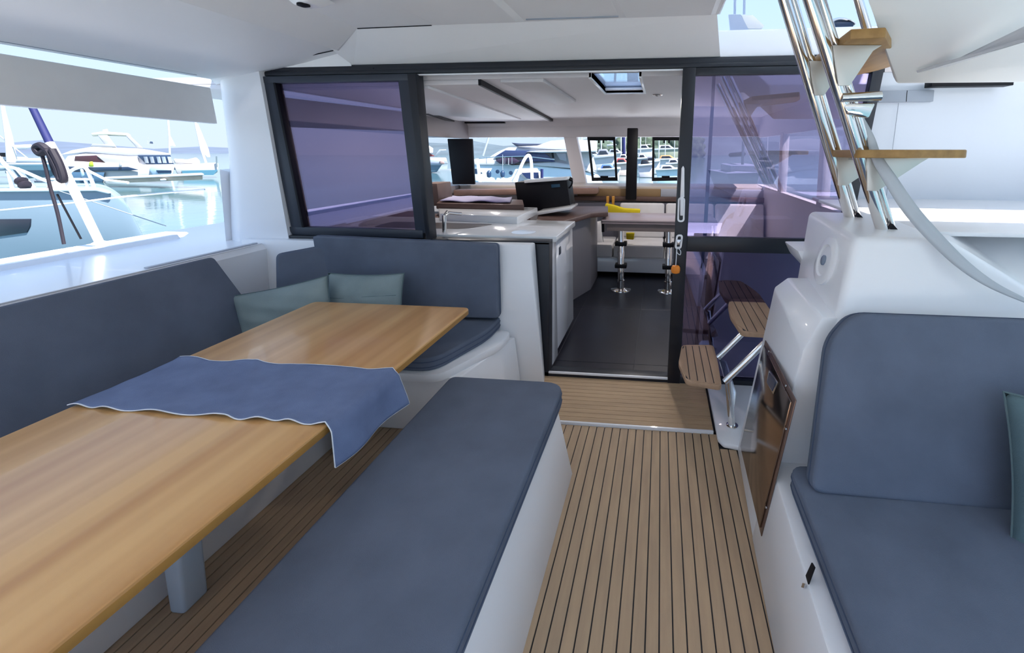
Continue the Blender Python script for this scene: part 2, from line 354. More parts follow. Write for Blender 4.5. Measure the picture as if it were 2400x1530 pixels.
# starboard roof corner (underside of the helm deck)
A = PY(2098, 198, 2.0); D = PY(2420, 204, 2.0); B = PZ(2035, 0, 2.13)
hr = mb().prism([A, B, B+V((-.12, -.22, .012)), V((3.3, B.y-.22, B.z+.012)), V((3.3, D.y, D.z))], (0, 0, .22), top=[A+V((-.05, .02, .28)), B+V((-.05, .0, .28)), B+V((-.17, -.22, .28)), V((3.3, B.y-.22, B.z+.28)), V((3.3, D.y+.02, D.z+.28))], bev=.012)
ro = S(hr.build('ceiling_starboard', CEIL))
mb().prism([(.30, -.9, 2.26), (.30, 2.02, 2.34), (.62, B.y-.12, 2.30), (3.3, B.y-.15, 2.26), (3.3, -.9, 2.2)], (0, 0, .18), bev=.01).build('underside', CEIL, ro)
mb().prism([(1.42, 2.40, 2.34), (3.4, 2.40, 2.30), (3.4, 3.6, 2.28), (1.42, 3.6, 2.32)], (0, 0, .12), bev=.01).build('hidden_shade_slab', CEIL, ro)  # hidden slab added to keep the sun off the outside bulkhead
mb().prism([(-1.2, -1.2, 4.05), (2.75, -1.2, 4.0), (2.75, 3.7, 4.0), (-1.2, 3.7, 4.05)], (0, 0, .06), bev=.01).build('sun_blocker', CEIL, ro)  # unseen canopy added to block direct sun through the roof opening
for bx_, by_ in ((-1.1, -1.1), (2.6, -1.1), (-1.1, 3.6)): mb().tube([(bx_, by_, 2.3), (bx_, by_, 4.02)], .02, 8).build('sun_blocker_post', STEEL, ro)  # posts of the added canopy
g0, g1 = PY(2152, 165, 1.93), PY(2420, 86, 1.72)
mb().prism([g0+V((-.01, 0, .0)), g0+V((.10, 0, .022)), g1+V((.0, 0, .05)), g1+V((0, 0, 0))], (0, -.012, -.012), bev=.003).build('ridge', mat('ridge_grey', (.50, .50, .53), .5), ro)
# starboard outside bulkhead and side (curved)
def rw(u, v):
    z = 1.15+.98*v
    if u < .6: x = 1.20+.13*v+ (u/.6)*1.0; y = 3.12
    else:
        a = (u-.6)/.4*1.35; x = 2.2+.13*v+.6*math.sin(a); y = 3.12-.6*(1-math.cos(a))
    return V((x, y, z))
rwo = S(mb().grid(rw, 24, 4, .05).build('wall_starboard', mat('shaded_gelcoat', (.62, .67, .74), .35, var=.015, vs=1.5)))  # gelcoat darkened and cooled: the wall's shade is put into the colour
mb().box((1.345, 3.085, 1.905), (1.665, 3.125, 1.975), .004).build('recess', GRYB, rwo)
mb().box((1.505, 3.083, 1.906), (1.508, 3.09, 1.974)).build('joint', BLKP, rwo, smooth=False)
mb().tube([(1.47, 3.10, 1.9), (1.44, 3.10, 1.2)], .0018, 6).build('joint', GRYB, rwo)
mb().box((1.60, 3.0, 1.985), (2.05, 3.08, 2.02), .003).build('dark_gap', BLKP, rwo)  # black box put in as the dark gap below the helm roof
# ---- port: coaming, side deck
co = mb()
co.prism([(-2.80, -1.5, 0), (-2.80, 3.0, 0), (-2.80, 3.0, .915), (-2.83, 3.0, .945), (-4.05, 5.2, .93), (-4.05, -1.5, .93), (-2.83, -1.5, .945), (-2.80, -1.5, .915)][:0] or
     [(-2.80, -1.5, 0), (-2.80, -1.5, .91), (-2.83, -1.5, .945), (-3.62, -1.5, .93), (-3.64, -1.5, .96), (-3.72, -1.5, .96), (-3.80, -1.5, .93), (-4.05, -1.5, .92), (-4.12, -1.5, .86), (-4.0, -1.5, -1.1), (-3.0, -1.5, -1.1)], (0, 4.6, 0),
     top=[(-2.80, 3.1, 0), (-2.80, 3.1, .91), (-2.83, 3.1, .945), (-3.72, 3.1, .93), (-3.74, 3.1, .96), (-3.84, 3.1, .96), (-3.92, 3.1, .93), (-4.22, 3.1, .92), (-4.29, 3.1, .86), (-4.15, 3.1, -1.1), (-3.0, 3.1, -1.1)])
co.prism([(-3.0, 3.1, -1.1), (-3.0, 3.1, .93), (-4.22, 3.1, .92), (-4.29, 3.1, .86), (-4.15, 3.1, -1.1)], (0, 0, 0),
     top=[(-2.9, 8.5, -1.1), (-2.9, 8.5, .93), (-4.2, 8.5, .92), (-4.25, 8.5, .86), (-4.1, 8.5, -1.1)])
wl = S(co.build('wall_left', GEL, ang=25))
# coachroof side step seen through the side opening
mb().prism([(-3.22, 3.0, .93), (-3.60, 3.6, .93), (-3.60, 3.6, 1.42), (-3.42, 3.55, 1.47), (-3.2, 3.0, 1.47)], (0, 0, 0),
    top=[(-3.12, 4.4, .93), (-3.50, 4.4, .93), (-3.50, 4.4, 1.0), (-3.4, 4.4, 1.05), (-3.12, 4.4, 1.05)]).build('coachroof_side', GEL, wl)
mb().tube([(-2.83, .2, .948), (-2.83, 2.9, .948)], .004, 6).build('bead', GEL, wl)
mb().box((-2.90, 2.2, .945), (-2.87, 2.95, .953), .003).build('grab_strip', mat('grey_strip', (.55, .56, .6), .5), wl)
mb().box((-2.80, 2.905, .60), (-2.785, 3.0, .71), .004).build('speaker_slot', BLKP, wl)
# ---- starboard: leaning wall with locker, ledge, helm block, sunny side deck
sw = mb()
def wx(z): return .42+.143*z
sw.prism([(.432, 2.32, 0), (wx(.95), 2.22, .95), (.61, 2.20, 1.005), (1.9, 2.20, 1.005), (1.9, 2.32, 0)], (0, 0, 0),
   top=[(.372, .95, 0), (.372+.143*.40, .95, .36), (.47, .95, .36), (1.9, .95, .36), (1.9, .95, 0)][:0] or
   [(.400, 1.73, 0), (wx(.84)+.01, 1.73, .84), (.615, 1.73, .98), (1.9, 1.73, .98), (1.9, 1.73, 0)], bev=.012)
sw.prism([(.40, 1.75, 0), (.455, 1.75, .37), (1.9, 1.75, .37), (1.9, 1.75, 0)], (0, 0, 0),
   top=[(.33, -.3, 0), (.385, -.3, .37), (1.9, -.3, .37), (1.9, -.3, 0)], bev=.01)
wr = S(sw.build('wall_right', GEL, ang=30))
hb = mb().prism([(.735, 1.80, 1.275), (1.08, 1.80, 1.275), (1.42, 1.80, 1.06), (1.9, 1.80, 1.0), (1.9, 1.70, .90), (.645, 1.70, .90)], (0, 0, 0),
   top=[(.755, 2.42, 1.30), (1.10, 2.46, 1.285), (1.42, 2.46, 1.275), (1.9, 2.46, 1.275), (1.9, 2.42, .90), (.70, 2.38, .90)], bev=.03, seg=4)
hb.build('helm_block', GEL, wr, ang=60)
mb().prism([(1.02, 1.98, 1.255), (3.2, 2.0, 1.25), (3.2, 3.15, 1.27), (1.0, 3.15, 1.28)], (0, 0, .02), bev=.006).build('side_deck', GEL, wr)
mb().prism([PY(1838, 565, 2.6), PY(1850, 590, 2.6), PY(1885, 628, 2.6), PY(1960, 640, 2.6), PY(1960, 565, 2.6)], (0, -.25, 0), bev=.008).build('scupper_tray', GEL, wr)
mb().prism([(.335, 2.99, 0), (.335, 2.38, 0), (.36, 2.33, 0), (.46, 2.31, 0), (.9, 2.31, 0), (.9, 2.99, 0)], (0, 0, .028), bev=.01).build('foot_plinth', GEL, wr)
# ---- saloon shell
sf = S(mb().box((-3.3, 3.06, -.06), (1.4, 7.6, -.004)).build('floor_saloon', GROUT, smooth=False))
for a in range(-6, 3):
    for b_ in range(0, 4):
        x0 = -.18+a*.61; y0 = 3.262+b_*1.22-(1.22 if b_ == 0 else 0)*0
        mb().box((x0+.002, y0+.002, -.01), (x0+.608, y0+1.218, .002), .001, 1).build('tile', DARKF, sf, smooth=False)
    mb().box((-.18+a*.61+.002, 3.07, -.01), (-.18+a*.61+.608, 3.260, .002), .001, 1).build('tile', DARKF, sf, smooth=False)
SC = 2.09
sk = (-.47, 2.9, -.155, 3.93)
cs = mb()
for a, b_ in (((-3.9, 3.10), (sk[0], 7.7)), ((sk[2], 3.10), (1.5, 7.7)), ((sk[0], sk[3]), (sk[2], 7.7))):
    cs.box((a[0], a[1], SC), (b_[0], b_[1], SC+.05))
sc_ = S(cs.build('ceiling_saloon', SALC, smooth=False))
mb().prism([(-1.25, 3.1, SC), (-3.9, 3.1, SC), (-3.9, 6.9, SC), (-1.66, 6.9, SC)], (0, 0, -.035), bev=.006).build('panel', SALC, sc_)
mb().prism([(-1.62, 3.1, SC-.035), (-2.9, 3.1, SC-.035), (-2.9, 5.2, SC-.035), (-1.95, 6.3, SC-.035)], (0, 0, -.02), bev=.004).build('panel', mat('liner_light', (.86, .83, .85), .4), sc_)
mb().prism([(-1.235, 3.1, SC), (-1.255, 3.1, SC), (-1.68, 6.9, SC-.0), (-1.64, 6.9, SC)], (0, 0, -.04)).build('track', BLKP, sc_, smooth=False)
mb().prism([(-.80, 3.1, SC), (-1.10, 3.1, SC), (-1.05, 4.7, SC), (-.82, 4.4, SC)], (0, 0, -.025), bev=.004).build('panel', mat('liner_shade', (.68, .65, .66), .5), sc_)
mb().prism([(-2.75, 5.15, SC-.04), (-3.2, 6.9, SC-.04), (-2.4, 6.95, SC-.04), (-2.4, 6.88, SC-.04), (-3.1, 6.85, SC-.04), (-2.70, 5.15, SC-.04)], (0, 0, -.02)).build('track', BLKP, sc_, smooth=False)
# skylight
skl = thing('window_2', None, None, (-.31, 3.5, SC)); skl['kind'] = 'structure'
for a, b_ in (((sk[0]-.02, 3.1), (sk[0], sk[3])), ((sk[2], 3.1), (sk[2]+.02, sk[3])), ((sk[0]-.02, sk[3]), (sk[2]+.02, sk[3]+.03))):
    mb().box((a[0], a[1], SC-.01), (b_[0], b_[1], SC+.10), .003).build('frame_bar', GEL, skl)
mb().box((sk[0], sk[3]-.09, SC+.01), (sk[2], sk[3]-.06, SC+.03), .003).build('blind_bar', GEL, skl)
mb().box((sk[0], 3.1, SC+.04), (sk[2], sk[3], SC+.045)).build('pane', glass('sky_glass', (.90, .93, 1), (.8, .9, 1), .05), skl, smooth=False)
# saloon front wall with window band z 1.10..1.82
fw = mb()
fw.box((-4.2, 7.02, .0), (1.5, 7.14, 1.10)); fw.box((-4.2, 6.98, 1.82), (1.5, 7.14, 2.12))
fw.prism([(-4.2, 6.9, 2.09), (1.5, 6.9, 2.09), (1.5, 7.0, 1.96), (-4.2, 7.0, 1.96)], (0, .1, 0))
wfs = S(fw.build('wall_forward', SALC, smooth=False))
mb().prism([PY(1320, 316, 7), PY(1350, 316, 7), PY(1374, 430, 7), PY(1345, 438, 7)], (0, .14, 0), bev=.01).build('post', SALC, wfs)
mb().prism([(-3.35, 7.0, 1.12), (1.45, 7.0, 1.12), (1.45, 6.55, 1.10), (-3.0, 6.55, 1.10)], (0, 0, -.06), bev=.008).build('window_ledge', mat('cream_ledge', (.55, .48, .42), .45), wfs)
mb().box((-1.20, 6.50, .96), (.0, 6.60, 1.07), .01).build('padded_rail', mat('tan_rail', (.28, .175, .08), .6), wfs)
mb().box((.0, 6.50, .96), (1.45, 6.60, 1.07), .01).build('padded_rail', mat('grey_rail', (.40, .42, .48), .6), wfs)
mb().box((-1.35, 6.44, .90), (1.45, 6.55, .965), .006).build('wood_strip', WOODD, wfs)
# window frames hung in the forward glazing
for n_, (xa, xb, xc, xd) in enumerate(((1377, 1442, 1448, 1388), (1529, 1596, 1592, 1528))):
    wd = thing('window_%d' % (n_+3), None, None, (0, 6.98, 1.16)); wd['kind'] = 'structure'
    q = [PY(xa, 321, 6.98), PY(xb, 321, 6.98), PY(xc, 423, 6.98), PY(xd, 424, 6.98)]
    cq = sum(q, V())/4; qi = [cq+(p-cq)*.84 for p in q]
    for k in range(4):
        mb().prism([q[k], q[(k+1) % 4], qi[(k+1) % 4], qi[k]], (0, -.04, 0), bev=.003).build('frame_bar', BLKP, wd)
    for t in (.4, .6):
        c_ = qi[0].lerp(qi[1], t); mb().box(c_+V((-.012, -.06, -.04)), c_+V((.012, -.04, .0)), .003).build('catch', BLKP, wd)
    c_ = qi[3].lerp(qi[2], .5); mb().box(c_+V((-.06, -.06, 0)), c_+V((.06, -.04, .025)), .003).build('catch', BLKP, wd)
    mb().prism(qi, (0, .006, 0)).build('pane', CLEAR, wd, smooth=False)
w5 = S(mb().box((-3.3, 7.05, 1.08), (-1.36, 7.056, 1.84)).build('window_5', CLEAR, smooth=False))
# port side of the saloon: wall, window band, blinds
pw = mb(); pw.box((-3.10, 3.1, .0), (-3.02, 7.0, 1.10)); pw.box((-3.12, 3.1, 1.80), (-3.02, 7.0, 2.12)); pw.box((-3.10, 3.1, 1.05), (-3.02, 5.35, 1.85))
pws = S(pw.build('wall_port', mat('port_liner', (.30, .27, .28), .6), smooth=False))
S(mb().box((-3.07, 5.35, 1.08), (-3.062, 7.0, 1.82)).build('window_6', CLEAR, smooth=False))
# starboard side of the saloon
S(mb().box((1.42, 3.22, .0), (1.50, 7.0, 1.12)).build('wall_saloon', SALC, smooth=False)).name = 'wall_saloon_starboard'
S(mb().box((1.42, 3.22, 1.80), (1.50, 7.0, 2.12)).build('trim_10', SALC, smooth=False))
S(mb().box((1.44, 3.22, 1.1), (1.448, 7.0, 1.82)).build('window_7', CLEAR, smooth=False))
for y_ in (4.2, 5.6):
    S(mb().box((1.41, y_, 1.1), (1.49, y_+.12, 1.82), .01).build('trim_11', SALC))
# lower body of the own boat below windows, forward deck
S(mb().box((-4.3, 7.16, .2), (1.4, 11.5, .75), .1).build('floor_foredeck', GEL))
S(mb().box((-3.0, -1.6, -1.2), (1.9, 7.1, -.07)).build('floor_hull', GEL, smooth=False))
S(mb().box((-4.2, -4.5, -.4), (3.3, -2.6, -.02), .03).build('floor_aft', GEL))
#@@OBJ
# ================================================================== COCKPIT OBJECTS
# ---- dining table
tb = thing('dining_table', 'long honey-coloured wooden dining table with rounded corners in the cockpit', 'table', (-1.55, 1.4, 0))
mb().prism([(x, y, .688) for x, y in rnd([(-2.03, .20), (-1.068, .20), (-1.068, 2.395), (-2.035, 2.395)], .045)], (0, 0, .032), bev=.006).build('tabletop', TABW, tb, ang=30)
mb().prism([(x, y, .690) for x, y in rnd([(-2.031, .199), (-1.067, .199), (-1.067, 2.396), (-2.036, 2.396)], .046)], (0, 0, .023), bev=.001).build('edge_band', mat('dark_honey_edge', (.40, .20, .045), .4, var=.1, vs=4), tb, ang=30)['label'] = 'darker orange-brown edge band'
for y_ in (1.20, 2.05):
    mb().prism([(-1.685, y_, .0), (-1.625, y_, .0), (-1.62, y_, .12), (-1.60, y_, .66), (-1.60, y_, .687), (-1.685, y_, .687)], (0, .09, 0), bev=.02, seg=3).build('pedestal', mat('pedestal_paint', (.50, .60, .72), .35), tb)
# ---- table runner
rn_y0, rn_y1 = 1.255, 1.628
def run(u, v):
    y = rn_y0+(rn_y1-rn_y0)*v
    L0 = .975
    wob = math.exp(-v*9)*(.006+.006*math.sin(u*44+math.sin(u*9)*2)) + math.exp(-(1-v)*9)*(.004+.006*math.sin(u*23+1))
    wob += .0016*math.sin(u*17+v*11)*math.sin(v*9+u*5)+.0045*math.exp(-((u*1.15+v*.25-.62)/.02)**2)
    s_ = u*(L0+.17)
    lean = .012*math.sin(v*3.1)
    if s_ < L0: return V((-2.034+s_, y+.006*math.sin(u*30)*(1 if v > .5 else .6), .7225+max(0, wob)))
    t = (s_-L0)*(.84+.14*v); a = min(1, t/.03)
    hang = (.10+.03*v)/.17 if False else 1
    return V((-1.060+.012*math.sin(a*1.57)+t*(.04+.12*v)+.012*math.sin(v*7)*min(1, t*8), y+t*(.12*(v-.35)), .7225-t*(.86+.12*(1-v))+.02*math.sin(v*6)*t*4*0-(.0 if a < 1 else .004)))
rg = mb(); rg.grid(run, 96, 34); ro_ = rg.build('table_runner', RUN, ang=180)
sol = ro_.modifiers.new('thickness', 'SOLIDIFY'); sol.thickness = .0022; sol.offset = 1
tag(ro_, 'slate blue linen runner with white stitched hem draped across the wooden table', 'table runner')
for vv in (0, 1):
    mb().tube([run(k/96, vv)+V((0, -.001 if vv == 0 else .001, .0012)) for k in range(97)], .0021, 6).build('hem', HEM, ro_)
mb().tube([run(1, k/34)+V((0, 0, -.001)) for k in range(35)], .0018, 6).build('hem', HEM, ro_)

# ---- port and rear moulded bench bases
pb = mb()
pb.prism([(-1.755, -.4, 0), (-1.75, -.4, .30), (-1.69, -.4, .34), (-1.69, -.4, .385), (-2.79, -.4, .385), (-2.79, -.4, 0)], (0, 2.75, 0), bev=.012)
pb.prism([(-2.80, 2.30, 0), (-1.03, 2.30, 0), (-.93, 2.85, 0), (-2.80, 2.85, 0)], (0, 0, 0),
   top=[(-2.80, 2.285, .355), (-1.10, 2.265, .355), (-.965, 2.85, .355), (-2.80, 2.85, .355)], bev=.008)
pb.prism([(x, y, .352) for x, y in rnd([(-2.80, 2.20), (-1.18, 2.20), (-.985, 2.64), (-.985, 2.85), (-2.80, 2.85)], .07)], (0, 0, .05), bev=.012)
tag(pb.build('corner_bench', GEL), 'white moulded corner bench running under the left and rear cushions', 'bench')
# rear seat cushion
cushion('seat_cushion', [(-2.55, 2.23), (-1.22, 2.22), (-1.075, 2.66), (-1.075, 2.90), (-2.55, 2.90)], ((0, 0, .403), (1, 0, 0), (0, 1, 0)), .075, FAB, r=[.02, .10, .10, .04, .02], bev=.022,
        label='dark slate seat cushion under the rear backrest, its corner showing past the table', cat='cushion')
cushion('seat_cushion', [(-2.60, -.35), (-1.72, -.35), (-1.72, 2.15), (-2.60, 2.15)], ((0, 0, .387), (1, 0, 0), (0, 1, 0)), .08, FAB, r=.05, bev=.022,
        label='slate seat cushion on the left bench, mostly hidden beneath the table', cat='cushion')
# backrests
cushion('back_cushion', [(-2.31, .49), (-1.06, .50), (-1.06, 1.002), (-2.36, 1.03)], ((0, 2.78, 0), (1, 0, 0), (0, .03, 1)), -.075, FAB, r=[.02, .03, .03, .02], bev=.02,
        label='wide slate blue backrest below the left window, over the rear seat', cat='cushion')
# its frame: u x v points aft (-y) so the thickness goes forward
p0 = PX(635, 592, -2.62); 
cushion('back_cushion', [(0, 0), (.36, -.02), (.40, .33), (.36, .375), (.02, .335)], ((-2.49, 2.61, .60), (.42, .30, 0), (-.16, .05, 1)), -.07, FAB, r=.03, bev=.02,
        label='small slate backrest in the corner beside the wide one', cat='cushion')
# long left backrest, leaning outboard
a0, a1, a2, a3 = V((-2.40, -.4, .46)), V((-2.40, 2.47, .46)), V((-2.585, 2.325, .995)), V((-2.585, -.4, .995))
u_ = (a1-a0).normalized(); v_ = (a3-a0).normalized()
cushion('back_cushion', [((q-a0).dot(u_), (q-a0).dot(v_)) for q in (a0, a1, a2, a3)], (a0, u_, v_), -.09, FAB, r=.025, bev=.022,
        label='very long dark slate backrest along the left side of the cockpit', cat='cushion')
# ---- near bench between table and walkway
nb = thing('long_bench', 'white moulded bench beside the walkway under the long slate cushion', 'bench', (-.75, 1, 0))
b = mb(); b.prism([(x, y, 0) for x, y in rnd([(-1.0, -.5), (-.418, -.5), (-.418, 2.05), (-.455, 2.085), (-1.0, 2.085)], [0, 0, .01, .01, .05])], (0, 0, 0),
   top=[(x, y, .385) for x, y in rnd([(-1.01, -.5), (-.478, -.5), (-.478, 2.00), (-.52, 2.04), (-1.01, 2.04)], [0, 0, .01, .01, .05])], bev=.006)
b.build('base', GEL, nb, ang=30)
cushion('seat_cushion', [(-1.045, -.5), (-.455, -.5), (-.455, 2.075), (-1.045, 2.075)], ((0, 0, .388), (1, 0, 0), (0, 1, 0)), .085, FAB, r=[.02, .02, .10, .04], bev=.028,
        label='long slate blue bench cushion with rounded ends beside the teak walkway', cat='cushion')
# ---- scatter pillows
def pillow(name, c, w_, h_, t, u, v, m, label, seams=(), n=26, wr=.006, cat='pillow'):
    u, v = V(u).normalized(), V(v); v = (v-u*v.dot(u)).normalized(); nn = u.cross(v); c = V(c)
    def half(sg):
        def fn(a, b_):
            x, y = a*2-1, b_*2-1
            ex = 1-.07*(1-y*y)**1*abs(x)**3*0-.06*(1-abs(y)**2)*abs(x); ey = 1-.07*(1-abs(x)**2)*abs(y)
            th = t*max(0, (1-abs(x)**2.6))**.55*max(0, (1-abs(y)**2.6))**.55
            th += wr*math.sin(x*9+y*4)*math.sin(y*7-x*3)*(1-x*x)*(1-y*y)
            for s_ in seams:
                th -= .006*math.exp(-((y-s_-.05*math.sin(x*2))/.035)**2)*(1-x*x)
            return c+u*(x*ex*w_/2)+v*(y*ey*h_/2)+nn*(sg*max(0, th)/1)
        return fn
    b = mb(); b.grid(half(1), n, n); b.grid(half(-1), n, n); bmesh.ops.remove_doubles(b.bm, verts=b.bm.verts[:], dist=.0006)
    o = tag(b.build(name, m, ang=180), label, cat)
    rim = [half(1)(k/n, 0) for k in range(n)]+[half(1)(1, k/n) for k in range(n)]+[half(1)(1-k/n, 1) for k in range(n)]+[half(1)(0, 1-k/n) for k in range(n+1)]
    mb().tube(rim, .0035, 6, cap=False).build('piping', PILS, o)
    for s_ in seams: mb().tube([half(1)(k/n, (s_+1+.05*math.sin((k/n*2-1)*2))/2)+nn*.0005 for k in range(1, n)], .0016, 5).build('seam', PILS, o)
    return o
pillow('scatter_pillow', (-2.235, 2.40, .635), .54, .34, .075, (.52, .16, .10), (-.15, .12, .95), PIL, 'grey green linen pillow in the corner, left of its partner', wr=.012)
pillow('scatter_pillow', (-1.86, 2.60, .635), .52, .40, .08, (1, .0, .025), (.0, .20, 1), PIL, 'sage linen pillow with stitched horizontal bands against the rear backrest', seams=(-.2, .28))
pillow('scatter_pillow', (1.295, 1.35, .64), .46, .44, .085, (1, -.25, .0), (.05, .38, 1), mat('teal_linen', (.11, .17, .19), .9, var=.08, vs=6, bump=.5, bs=330, spec=.2), 'dark teal pillow leaning on the right-hand backrest at the picture edge', seams=(-.35,))
# ---- right-hand seat
cushion('seat_cushion', [(.475, -.4), (1.9, -.4), (1.9, 1.60), (.485, 1.60), ], ((0, 0, .375), (1, 0, 0), (0, 1, 0)), .085, FAB, r=[.02, .02, .02, .06], bev=.028,
        label='broad slate seat cushion on the right-hand bench', cat='cushion')
cushion('back_cushion', [(.525, 0), (1.15, 0), (1.17, .02), (1.17, .62), (1.9, .62), (1.9, .62)][:0] or [(.52, .0), (1.9, -.02), (1.9, .60), (.685, .60), (.60, .50)], ((0, 1.45, .462), (1, 0, 0), (0, .30, 1)), -.085, FAB, r=[.04, .02, .02, .05, .05], bev=.024,
        label='large slate backrest of the right-hand seat with a clipped upper corner', cat='cushion')
st = thing('retaining_strap', 'short black webbing strap hanging below the right-hand seat cushion', 'strap', (.46, 1.12, .3))
mb().prism([PX(1905, 1318, .455), PX(1912, 1330, .455), PX(1888, 1395, .435), PX(1878, 1388, .435), PX(1880, 1372, .435)], (-.004, 0, 0), bev=.001).build('webbing', BLKP, st)
mb().prism([PX(1884, 1366, .432), PX(1890, 1368, .432), PX(1887, 1378, .430), PX(1881, 1376, .430)], (-.004, 0, 0)).build('buckle', BRUSH, st)
# ---- mirrored locker door on the leaning wall
nW = V((-1, 0, .143)).normalized()
def onwall(px, py, off=.0):
    # the wall leans (x = .42 + .143 z) and tapers aft
    d = ray(px, py); A_ = 1; 
    # plane: x - .143 z - .034*(y-2.2) = .434
    num = .434-(CO.x-.143*CO.z-.052*(CO.y-2.32)); den = d.x-.143*d.z-.052*d.y
    return CO+d*(num/den)+nW*off
lk = thing('locker_door', 'brown mirrored locker door set in the right-hand white wall', 'door', onwall(1787, 1250))
q = [onwall(1796, 797), onwall(1868, 938), onwall(1787, 1258), onwall(1738, 1050)]
cq = sum(q, V())/4
print('HATCH', [tuple(round(c, 3) for c in p) for p in q])
mb().prism([cq+(p-cq)*1.0 for p in q], nW*.006, bev=.003).build('frame', mat('bronze_frame', (.20, .13, .11), .3, metal=.6), lk)
mb().prism([cq+(p-cq)*.93+nW*.006 for p in q], nW*.008, bev=.002).build('mirror_panel', MIRR, lk)
qq = [onwall(1808, 872, .016), onwall(1832, 902, .016), onwall(1820, 924, .016), onwall(1807, 905, .016)]
la = mb().prism([onwall(1812, 868, .0145), onwall(1833, 898, .0145), onwall(1822, 926, .0145), onwall(1806, 897, .0145)], nW*.004, bev=.002).build('latch_plate', BRUSH, lk)
c4 = (onwall(1812, 868, .018)+onwall(1833, 898, .018)+onwall(1822, 926, .018)+onwall(1806, 897, .018))/4
mb().prism([c4+(p-c4)*.75 for p in (onwall(1812, 868, .0185), onwall(1833, 898, .0185), onwall(1822, 926, .0185), onwall(1806, 897, .0185))], nW*.002).build('latch_recess', HULLN, la)
for a_, b2 in ((0, 1), (1, 2)):
    for t in (.2, .8):
        mb().lathe([(.005, 0), (.005, .004), (.003, .005)], q[a_].lerp(q[b2], t)+nW*.008+(cq-q[a_].lerp(q[b2], t)).normalized()*.012, nW, 10).build('screw', BRUSH, lk)
# ---- round loudspeaker cover on the helm block
pa, pb_, pc_ = V((.735, 1.80, 1.275)), V((.755, 2.42, 1.30)), V((.64, 1.64, .90))
pn_ = (pb_-pa).cross(pc_-pa).normalized()
if pn_.x > 0: pn_ = -pn_
d_ = ray(1936, 611); sp_c = CO+d_*((pa-CO).dot(pn_)/d_.dot(pn_))+pn_*.004
spk = thing('round_speaker', 'round white loudspeaker cover on the side of the helm moulding', 'speaker', sp_c)
ax = pn_
mb().lathe([(.105, -.02), (.105, .002), (.100, .006), (.070, .008), (.062, .002), (.03, .004), (.0, .006)], sp_c, ax, 40).build('cover', GEL, spk)
mb().lathe([(.022, .004), (.022, .010), (.018, .013), (0, .014)], sp_c, ax, 24).build('centre_cap', mat('speaker_cap', (.22, .27, .35), .4), spk)
# ---- lower boarding stair (two teak treads on steel tubes)
ls = thing('lower_stair', 'pair of teak slatted steps on polished steel tubes beside the locker', 'steps', (.4, 2.5, 0))
def tread(pxs, z, par, th=.028, m=TREAD, ns=5, name='tread'):
    P_ = [PZ(x, y, z) for x, y in pxs]
    pts = rnd([(p.x, p.y) for p in P_], .03, 4)
    o = mb().prism([(x, y, z-th) for x, y in pts], (0, 0, th), bev=.004).build(name, m, par)
    x0 = min(p[0] for p in pts); x1 = max(p[0] for p in pts)
    def yr(x):
        ys = []
        for i in range(len(pts)):
            a, b_ = pts[i-1], pts[i]
            if (a[0]-x)*(b_[0]-x) < 0: ys.append(a[1]+(b_[1]-a[1])*(x-a[0])/(b_[0]-a[0]))
        return (min(ys), max(ys)) if len(ys) > 1 else None
    W_ = (x1-x0-.02)/ns
    ins = []
    for k in range(41):
        xx = x0+.011+(x1-x0-.022)*k/40; rr = yr(xx)
        if rr: ins.append((xx, rr[0]+.02, rr[1]-.02)) if x0+.03 < xx < x1-.03 else None
    mb().prism([(a, b_, z-.002) for a, b_, c_ in ins]+[(a, c_, z-.002) for a, b_, c_ in ins[::-1]], (0, 0, .0028)).build('caulking', CAULK, o, smooth=False)
    for k in range(ns):
        xa, xb = x0+.01+k*W_+.0025, x0+.01+(k+1)*W_-.0025
        ra, rb = yr(xa), yr(xb)
        if ra and rb:
            mb().prism([(xa, ra[0]+.006, z-.001), (xb, rb[0]+.006, z-.001), (xb, rb[1]-.006, z-.001), (xa, ra[1]-.006, z-.001)], (0, 0, .0035)).build('slat', m, o, smooth=False)
    return o
t1 = tread([(1598, 808), (1672, 808), (1683, 850), (1692, 905), (1608, 892), (1590, 850)], .34, ls)
t2 = tread([(1711, 700), (1788, 700), (1812, 735), (1812, 782), (1738, 778), (1712, 740), (1706, 715)], .60, ls)
def tb(pts, r, par, nm='tube', m=STEEL, n=16): return mb().tube(pts, r, n).build(nm, m, par)
tb([(.395, 2.46, .33), (.43, 2.50, .03)], .020, ls, 'leg')
tb([(.372, 2.44, .33), (.575, 2.44, .565)], .018, ls)
tb([(.372, 2.74, .33), (.575, 2.74, .565)], .018, ls)
mb().prism([(.374, 2.44, .32), (.374, 2.76, .32), (.42, 2.76, .30), (.46, 2.6, .18), (.42, 2.46, .10)], (.006, 0, .0), bev=.002).build('bracket', BRUSH, ls)
mb().lathe([(.034, 0), (.034, .006), (.022, .010)], (.432, 2.503, .028), (0, 0, 1), 20).build('foot_flange', STEEL, ls)
